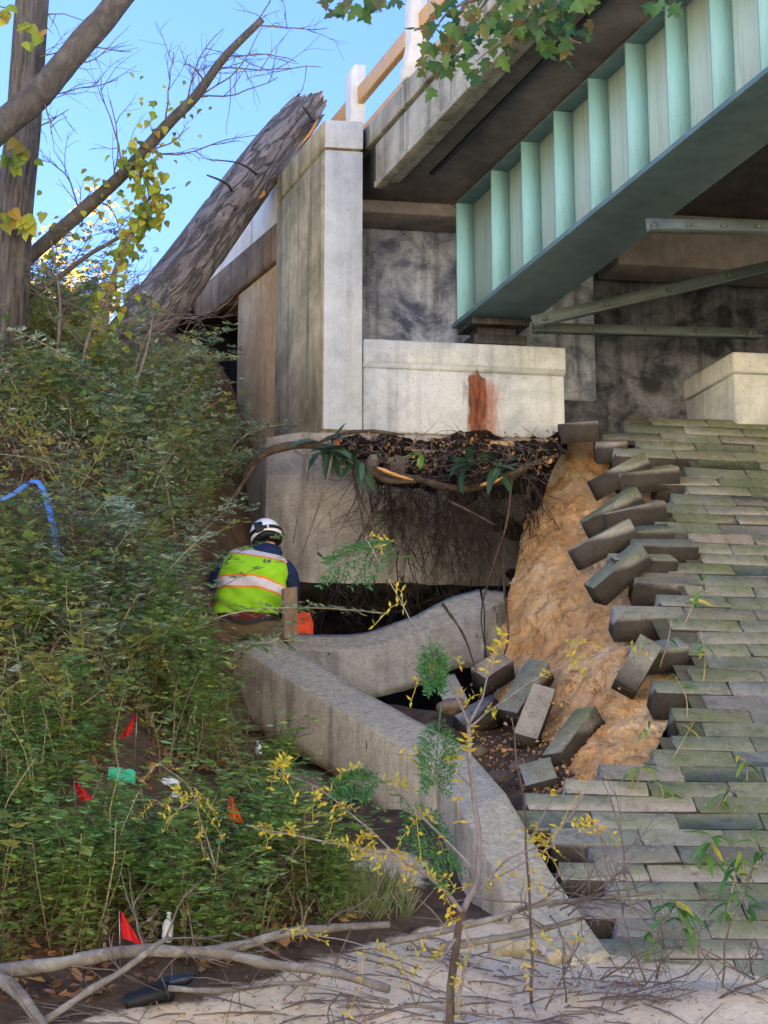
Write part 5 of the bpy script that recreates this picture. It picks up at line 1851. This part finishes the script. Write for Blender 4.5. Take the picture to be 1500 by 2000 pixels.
# single weeds that stand out ---------------------------------------
big_protos = []
for k, (h_, le) in enumerate(((.85, .9), (1.0, 1.2), (.75, .6))):
    V, stem = weed_proto(140 + k, h_, 46, 7, .052, .016, le, .13)
    n = len(V) // 4
    lm = MB().add(V, np.arange(4 * n).reshape(n, 4)).mesh('leaves', M['silver'])
    smh = MB().tube(stem, np.linspace(.007, .002, len(stem)), 5, False).mesh('stem', M['deadstem'])
    big_protos.append((lm, smh))
spots = [(400, 800, 'drooping silvery weed in front of the tan wing wall'), (440, 900, 'drooping silvery weed below the tan wing wall'), (420, 960, 'arching weed reaching toward the worker helmet'), (335, 1060, 'leafy weed spray over the worker shoulder'),
         (265, 1150, 'leafy weed crowding the worker left arm'), (265, 1245, 'bushy weed beside the worker seat'), (335, 1375, 'bushy weed hiding the start of the curb'), (330, 1290, 'bushy weed on the dark bank below the worker'),
         (300, 760, 'tall weed under the foot of the log'), (220, 820, 'tall weed below the vine column'), (120, 760, 'tall weed below the ridged tree'), (60, 830, 'tall weed above the blue hose'), (160, 1160, 'weed growing next to the blue hose'),
         (240, 1010, 'weed in the dark hollow of the bank'), (60, 1250, 'weed above the white plastic scrap'), (180, 1330, 'weed behind the narrow red flag')]
r = np.random.default_rng(33)
for k, (x, y, lb) in enumerate(spots):
    g = ground_at(x, y)
    t = thing('mugwort_weed', g, lb, 'weed', 'single weeds standing out on the bank')
    t['_local'] = 1
    lm, smh = big_protos[k % 3]
    t.rotation_euler = (r.normal(.25, .15), r.normal(.25, .2), r.uniform(0, 6.28))
    for nm, m_ in (('leaves', lm), ('stem', smh)):
        o = bpy.data.objects.new(nm, m_)
        COL.objects.link(o)
        o.parent = t

# ================================================================== WEEDS ON THE PAVING
r = np.random.default_rng(44)
BROAD = [leaf_mesh('leaf', [(0, .0), (.1, .07), (.3, .13), (.6, .13), (.85, .07), (1.0, 0)], M['bl'] if 'bl' in M else M['broad'], .25, c_, .17) for c_ in (.5, .8, .3)]
M['broadobj'] = leafmat('single_broad_leaf', [G(54, 104, 48), G(84, 136, 62), G(110, 156, 74), G(96, 140, 60), G(210, 190, 70)], .35, per_object=True)
for m_ in BROAD:
    m_.materials[0] = M['broadobj']
for (x, y, n_, h_, sc, lb) in [(1335, 1215, 14, .30, .55, 'leafy weed sprouting in the paving beside a large yellow leaf'), (1375, 1330, 12, .34, .5, 'leafy weed trailing down the paving joints'), (1345, 1400, 10, .25, .45, 'small leafy weed in the paving under the trailing one'),
                               (1240, 1535, 8, .12, .8, 'broad leaved weed drooping over the lower paving edge'), (1300, 1555, 7, .10, .7, 'broad leaved weed next to the drooping one'), (1395, 1575, 7, .10, .7, 'low broad leaved weed on pale lower paving'),
                               (1290, 1290, 8, .25, .45, 'thin leafy weed in the gap of sunken blocks'), (1460, 1520, 10, .12, .6, 'weed cluster with yellowing leaves on the paving'), (1370, 1680, 9, .12, .9, 'long leaved weed arching over grey blocks'),
                               (1330, 1850, 16, .22, 1.0, 'large leafy weed at the paving foot beside dead brush'), (1410, 1800, 18, .36, .85, 'tall leafy weed at the paving foot'), (1470, 1790, 12, .28, .7, 'leafy weed behind the tall one at the paving foot'),
                               (1260, 1880, 10, .15, .7, 'leafy weed at the sand edge under the paving'), (1310, 1480, 9, .2, .45, 'leafy weed on dark soil between blocks'), (1225, 1470, 8, .2, .4, 'thin weed rising at the sand face foot'), (1480, 1690, 8, .15, .6, 'weed in a joint above the tall foot weeds')]:
    g = at(x, y, dpav(x, y) - .01)
    t = thing('leafy_weed', g, lb, 'weed', 'leafy weeds growing in the paving joints')
    tipv = g + np.array([r.normal(0, .1), -.08, h_])
    st = spline(np.array([g - SN * .05, g * .6 + tipv * .4 + np.array([.02, 0, .02]), tipv]), 10)
    P_('stem', MB().tube(st, np.linspace(.005, .002, 10), 5), M['deadstem'], t, 0)
    for k in range(n_):
        p = st[r.integers(1, 10)]
        a = r.uniform(0, 6.28)
        put_leaf(BROAD[r.integers(3)], p, (math.cos(a), -.45 + .6 * math.sin(a), -.1 + r.normal(0, .35)), (r.normal(0, .3), -.35, 1), sc * r.uniform(.6, 1.15), t)
yl = put_leaf(BROAD[2], at(1345, 1172, dpav(1345, 1180) - .06), (1, -.1, -.05), (0, -.8, .7), 1.0, None)
yl.name = 'fallen_yellow_leaf'
M['yl'] = leafmat('pale_yellow_leaf', [G(222, 206, 110), G(214, 196, 96)], .3)
yl.data = yl.data.copy()
yl.data.materials[0] = M['yl']
tag(yl, 'single long pale yellow leaf lying on the mossy paving', 'leaf')


# ================================================================== FOREGROUND SAPLING
M['goldstalk'] = plain('yellow_leaf_stalk', srgb(206, 176, 76), .6, .1)


def compound(ml, p, d, r, n_pair, L, lw, nrm=(0, -.8, .6), droop=.5):
    d = np.asarray(d, float)
    d = d / np.linalg.norm(d)
    nrm = np.asarray(nrm, float) + r.normal(0, .3, 3)
    s_ = np.cross(d, nrm)
    s_ /= np.linalg.norm(s_)
    nn = np.cross(s_, d)
    u = np.linspace(.2, 1, n_pair)
    b = p + d * (u * L)[:, None] + r.normal(0, .006, (n_pair, 3)) - np.array([0, 0, droop]) * (u ** 2 * L)[:, None]
    for sg in (-1, 1):
        dd = s_ * sg + d * .45 + r.normal(0, .15, (n_pair, 3))
        ml.leaves(b, dd, np.tile(nn, (n_pair, 1)) + r.normal(0, .6, (n_pair, 3)), lw[0] * r.uniform(.7, 1.2, n_pair), lw[1], .12)
    return np.vstack([p[None], b])


def sapling(name, label, paths, leafm, r, leaf_n, n_pair, L, lw, base):
    t = thing(name, base, label, 'sapling')
    first = True
    for (p, r0, r1, nl) in paths:
        q = spline(pts(*p), 36)
        wob = np.stack([fbm(q * 1.0 + 3, 9, 2, 1), fbm(q + 9, 9, 2, 2) * .5, fbm(q + 5, 9, 2, 3)], 1) * .006
        o = P_('stem' if first else 'branch', MB().tube(q + wob, np.linspace(r0, r1, 36) * .72, 7), M['stem_low'] if first and p[0][1] > 1900 else M['stem'], t, 0, True)
        first = False
        ml, mr = MB(), MB()
        for k in range(int(nl * .75 + .5)):
            b = q[r.integers(6, 36)]
            d = np.array([r.normal(0, .8), -.3 + r.normal(0, .5), r.normal(.05, .5)])
            kk = r.uniform(.6, 1.25)
            rc = compound(ml, b, d, r, max(2, n_pair - int(r.integers(0, 4))), L * kk, (lw[0] * r.uniform(.75, 1.2), lw[1] * r.uniform(.75, 1.2)), droop=r.uniform(.1, 1.1))
            mr.tube(rc[::max(1, len(rc) // 4)], .0012, 3, False)
        if nl:
            link('leaflets', ml.mesh('leaflets', leafm), o, kind='stuff').matrix_parent_inverse = Matrix()
            link('leaf_stalks', mr.mesh('leaf_stalks', M['goldstalk']), o, kind='stuff').matrix_parent_inverse = Matrix()
    return t



r = np.random.default_rng(55)
sp_paths = [
    ([(868, 2260, 8.0), (872, 2060, 8.0), (882, 1900, 8.0), (905, 1780, 8.0)], .026, .020, 2),
    ([(905, 1780, 8.0), (932, 1720, 8.0), (937, 1640, 8.0), (926, 1560, 8.0), (916, 1480, 8.0), (918, 1410, 8.02)], .018, .011, 4),
    ([(918, 1410, 8.02), (945, 1360, 8.05), (960, 1300, 8.1), (985, 1240, 8.15)], .008, .003, 5),
    ([(918, 1415, 8.0), (880, 1340, 8.0), (830, 1250, 8.0), (780, 1170, 8.05), (715, 1050, 8.1)], .007, .0025, 10),
    ([(918, 1420, 8.0), (960, 1385, 8.0), (1040, 1330, 7.95), (1130, 1290, 7.9), (1235, 1262, 7.85)], .006, .002, 9),
    ([(905, 1785, 8.0), (850, 1720, 7.95), (780, 1680, 7.9), (690, 1655, 7.85), (560, 1630, 7.8), (480, 1610, 7.8)], .013, .003, 22),
    ([(780, 1680, 7.9), (720, 1620, 7.9), (660, 1570, 7.9), (600, 1530, 7.9), (520, 1500, 7.9)], .006, .002, 18),
    ([(935, 1700, 8.0), (870, 1640, 8.0), (800, 1570, 8.05), (750, 1520, 8.1), (700, 1490, 8.1)], .007, .003, 10),
    ([(920, 1540, 8.0), (880, 1500, 7.98), (830, 1478, 7.95), (760, 1470, 7.95)], .005, .002, 7),
    ([(935, 1740, 8.0), (990, 1680, 7.95), (1060, 1650, 7.9), (1130, 1570, 7.85), (1180, 1450, 7.85)], .008, .002, 12),
    ([(940, 1725, 8.0), (1000, 1700, 7.9), (1100, 1640, 7.85), (1170, 1610, 7.8)], .005, .002, 6),
    ([(895, 1830, 8.0), (850, 1880, 7.9), (760, 1860, 7.8), (640, 1830, 7.8), (560, 1820, 7.8)], .006, .002, 14),
    ([(890, 1980, 8.0), (905, 1900, 7.95), (920, 1850, 7.95), (905, 1800, 7.95)], .012, .004, 2),
    ([(905, 1900, 7.95), (980, 1850, 7.9), (1060, 1830, 7.85), (1150, 1860, 7.8)], .005, .002, 5),
]
sapling('young_locust', 'young foreground sapling with forked grey stem and yellow compound leaves', sp_paths, M['yellow'], r, 0  , 6, .11, (.030, .013), at(868, 2260, 8.0))
sapling('slim_locust', 'slim thin sapling stem rising before the curb end', [([(1040, 1960, 8.6), (1036, 1800, 8.6), (1028, 1650, 8.6), (1012, 1500, 8.6), (1000, 1400, 8.6)], .010, .004, 3), ([(1028, 1650, 8.6), (1080, 1560, 8.6), (1140, 1500, 8.55)], .004, .002, 5)],
        M['yellow'], r, 0, 6, .09, (.022, .010), at(1040, 1980, 8.6))
sapling('yellow_sprig', 'spray of yellow leaflets above the teal bag', [([(420, 1690, 9.4), (395, 1610, 9.35), (370, 1540, 9.3), (310, 1490, 9.3)], .005, .002, 12), ([(380, 1560, 9.3), (345, 1580, 9.3), (300, 1560, 9.3)], .003, .002, 8)],
        M['yellow'], r, 0, 6, .11, (.028, .011), at(420, 1710, 9.4))


def mimosa(px, py, D, d, size, label, r):
    c0 = at(px, py, D)
    t = thing('feathery_leaf', c0, label, 'leaf spray', 'green feathery leaf sprays')
    d = np.asarray(d, float)
    d /= np.linalg.norm(d)
    s_ = np.cross(d, [0, -1, .3])
    s_ /= np.linalg.norm(s_)
    ml, mr = MB(), MB()
    for k in range(9):
        f = .1 + .1 * k
        for sg in (-1, 1):
            b = c0 + d * f * size - np.array([0, 0, .25]) * f * f * size
            dd = d * .7 + s_ * sg * .8 + r.normal(0, .1, 3)
            rc = compound(ml, b, dd, r, 15, size * .42 * (1.1 - .6 * f), (.026, .007), (0, -.7, .7), .35)
            mr.tube(rc[::5], .0011, 3, False)
    mr.tube([c0 - d * .1 * size, c0 + d * .5 * size - np.array([0, 0, .06]) * size, c0 + d * size - np.array([0, 0, .25]) * size], [.003, .002, .001], 4, False)
    link('leaflets', ml.mesh('leaflets', M['mimosa']), t, kind='stuff')
    P_('leaf_stalk', mr, M['mimosa'], t, 0)
    return t


mimosa(790, 1085, 8.1, (-1, .1, .1), .30, 'feathery green leaf against the grey footing', r)
mimosa(800, 1180, 8.05, (.9, 0, .3), .16, 'small feathery sprig under the feathery green leaf', r) if False else None
mimosa(755, 1525, 8.1, (-1, -.1, .1), .20, 'dark feathery leaf in front of the curb face', r)
mimosa(790, 1560, 8.1, (.6, -.2, -.8), .28, 'feathery leaf hanging down before the curb face', r)
mimosa(860, 1390, 8.0, (-.1, -.2, -1), .24, 'feathery leaf hanging before the gully beside the sapling stem', r)
mimosa(840, 1250, 8.0, (.1, -.2, -.9), .16, 'feathery leaf hanging before the fallen wall', r)

# ================================================================== FALLEN BRANCHES AND BRUSH
def branch(label, path, r0, r1, ntw, seed, mat='deadwood', tl=.35, name='fallen_branch', cat='branch'):
    r = np.random.default_rng(seed)
    q = spline(pts(*path), 50)
    t = thing(name, q[0], label, cat, 'dead branches on the sand')
    P_('limb', MB().tube(q, np.linspace(r0, r1, 50), 12, True, .22, 11, seed), M[mat], t, 0, True)
    for k in range(ntw):
        i = r.integers(5, 49)
        mbt = MB()
        twigs(mbt, q[i], np.array([r.normal(0, .9), -.3 + r.normal(0, .3), .4 + r.normal(0, .5)]), tl * r.uniform(.5, 1.2), min(r1 * .7, .006), 1, r, .7, .02, 6)
        P_('twig', mbt, M['twig'], t, 0)
    return t


branch('thick lichened branch lying along the foot of the bank', [(-60, 1905, 9.3), (60, 1890, 9.25), (180, 1870, 9.25), (270, 1856, 9.3), (350, 1858, 9.3), (430, 1862, 9.3), (540, 1885, 9.25), (650, 1900, 9.2), (760, 1932, 9.1)], .034, .018, 6, 1)
branch('grey branch forking up from the thick lichened one', [(400, 1860, 9.3), (480, 1845, 9.35), (560, 1822, 9.4), (650, 1812, 9.5), (760, 1806, 9.6)], .026, .016, 4, 2)
branch('short thick grey branch slanting down at the sand corner', [(-40, 1895, 9.2), (20, 1925, 9.1), (60, 1970, 9.0), (100, 2040, 8.9)], .034, .026, 3, 3)
branch('thin curved branch crossing the thick lichened one', [(60, 2010, 9.0), (130, 1965, 9.05), (190, 1925, 9.1), (240, 1895, 9.15), (300, 1850, 9.2), (330, 1830, 9.25)], .018, .010, 4, 4)
branch('thin lichened branch lying flat on the sand', [(330, 1930, 9.15), (430, 1935, 9.1), (560, 1920, 9.15), (640, 1930, 9.1), (760, 1955, 9.0)], .014, .008, 4, 5)
branch('grey branch leaning across the curb end', [(760, 1840, 9.6), (860, 1820, 9.6), (960, 1795, 9.6), (1060, 1765, 9.7), (1170, 1755, 9.7), (1300, 1740, 9.6)], .017, .008, 8, 6)
branch('lichened stick resting under the sapling by the curb end', [(860, 1850, 9.7), (960, 1835, 9.7), (1060, 1815, 9.7), (1140, 1792, 9.7)], .020, .012, 3, 7)
branch('bare twig lying across the pale sand', [(720, 1990, 8.7), (800, 1965, 8.75), (880, 1975, 8.7), (980, 1985, 8.65)], .008, .004, 6, 8, 'twig')
for k, (x, y, lb) in enumerate([(1120, 1960, 'dead twiggy brush sprawling over sand below the curb end'), (1260, 1900, 'dead twiggy brush at the foot of the paving'), (1400, 1960, 'dead twiggy brush beside the tall leafy weed'), (1180, 1760, 'dead grey twigs lying on lower paving'), (1450, 1900, 'dead twiggy brush behind the tall leafy weed')]):
    r = np.random.default_rng(70 + k)
    D = min(9.6, dpav(x, min(y, 1890)) - .2)
    c0 = at(x, y + 20, D)
    t = thing('dead_brush', c0, lb, 'brush', 'dead brush at the foot of the slope')
    for j in range(5):
        mbt = MB()
        twigs(mbt, c0 + r.normal(0, .14, 3) * np.array([1.6, .3, .3]), np.array([r.normal(0, 1), -.2 + r.normal(0, .3), .3 + r.normal(0, .35)]), r.uniform(.35, .8), .006, 2, r, .6, .02, 7)
        P_('twig', mbt, M['twig'], t, 0)
# debris on the sand
P = scatter(1500, lambda px, py, d, r: (px > 60) & (px < 1500) & (py > np.interp(px, [0, 430, 760, 1500], [1980, 1930, 1830, 1880])) & (py < 2050), 12)
scatter_leaves('sand_debris', 'leaf scraps and twig bits strewn on the sand', P, .035, .010, M['litter'], 12, .012, .2)
P = scatter(160, lambda px, py, d, r: (px > 60) & (px < 1500) & (py > np.interp(px, [0, 430, 760, 1500], [1980, 1930, 1830, 1880])) & (py < 2050), 13)
mb = MB()
r = np.random.default_rng(14)
for p in P:
    d = np.array([r.normal(0, 1), r.normal(0, .5), r.normal(0, .1)])
    d /= np.linalg.norm(d)
    d *= r.uniform(.04, .2)
    a, b = p - d, p + d
    a[2], b[2] = H([a[0]], [a[1]])[0] + .008, H([b[0]], [b[1]])[0] + .008
    mb.tube([a, (a + b) / 2 + ZU * .01, b], [.003, .004, .002], 4, False)
link('sand_twigs', mb.mesh('sand_twigs', M['twig']), kind='stuff', label='small broken twigs strewn on the sand')
for k, (x, y, s_, lb) in enumerate(((990, 1830, .10, 'broken concrete chunk at the foot of the curb'), (1090, 1850, .07, 'square concrete chunk resting by the curb end'))):
    g = at(x, y, 10.0)
    g[2] = max(g[2], H([g[0]], [g[1]])[0] - .02)
    ax = np.array([math.cos(k), .4, .1 * k])
    ax /= np.linalg.norm(ax)
    az = np.array([.1, -.3, 1.0])
    az = az - ax * np.dot(ax, az)
    az /= np.linalg.norm(az)
    cm = block_mesh(300 + k, s_ * 1.5, s_, s_ * .8)
    cm.materials[0] = M['curb']
    place(cm, g - ZU * .04, ax, np.cross(az, ax), az, 'concrete_chunk', None, label=lb, cat='chunk')
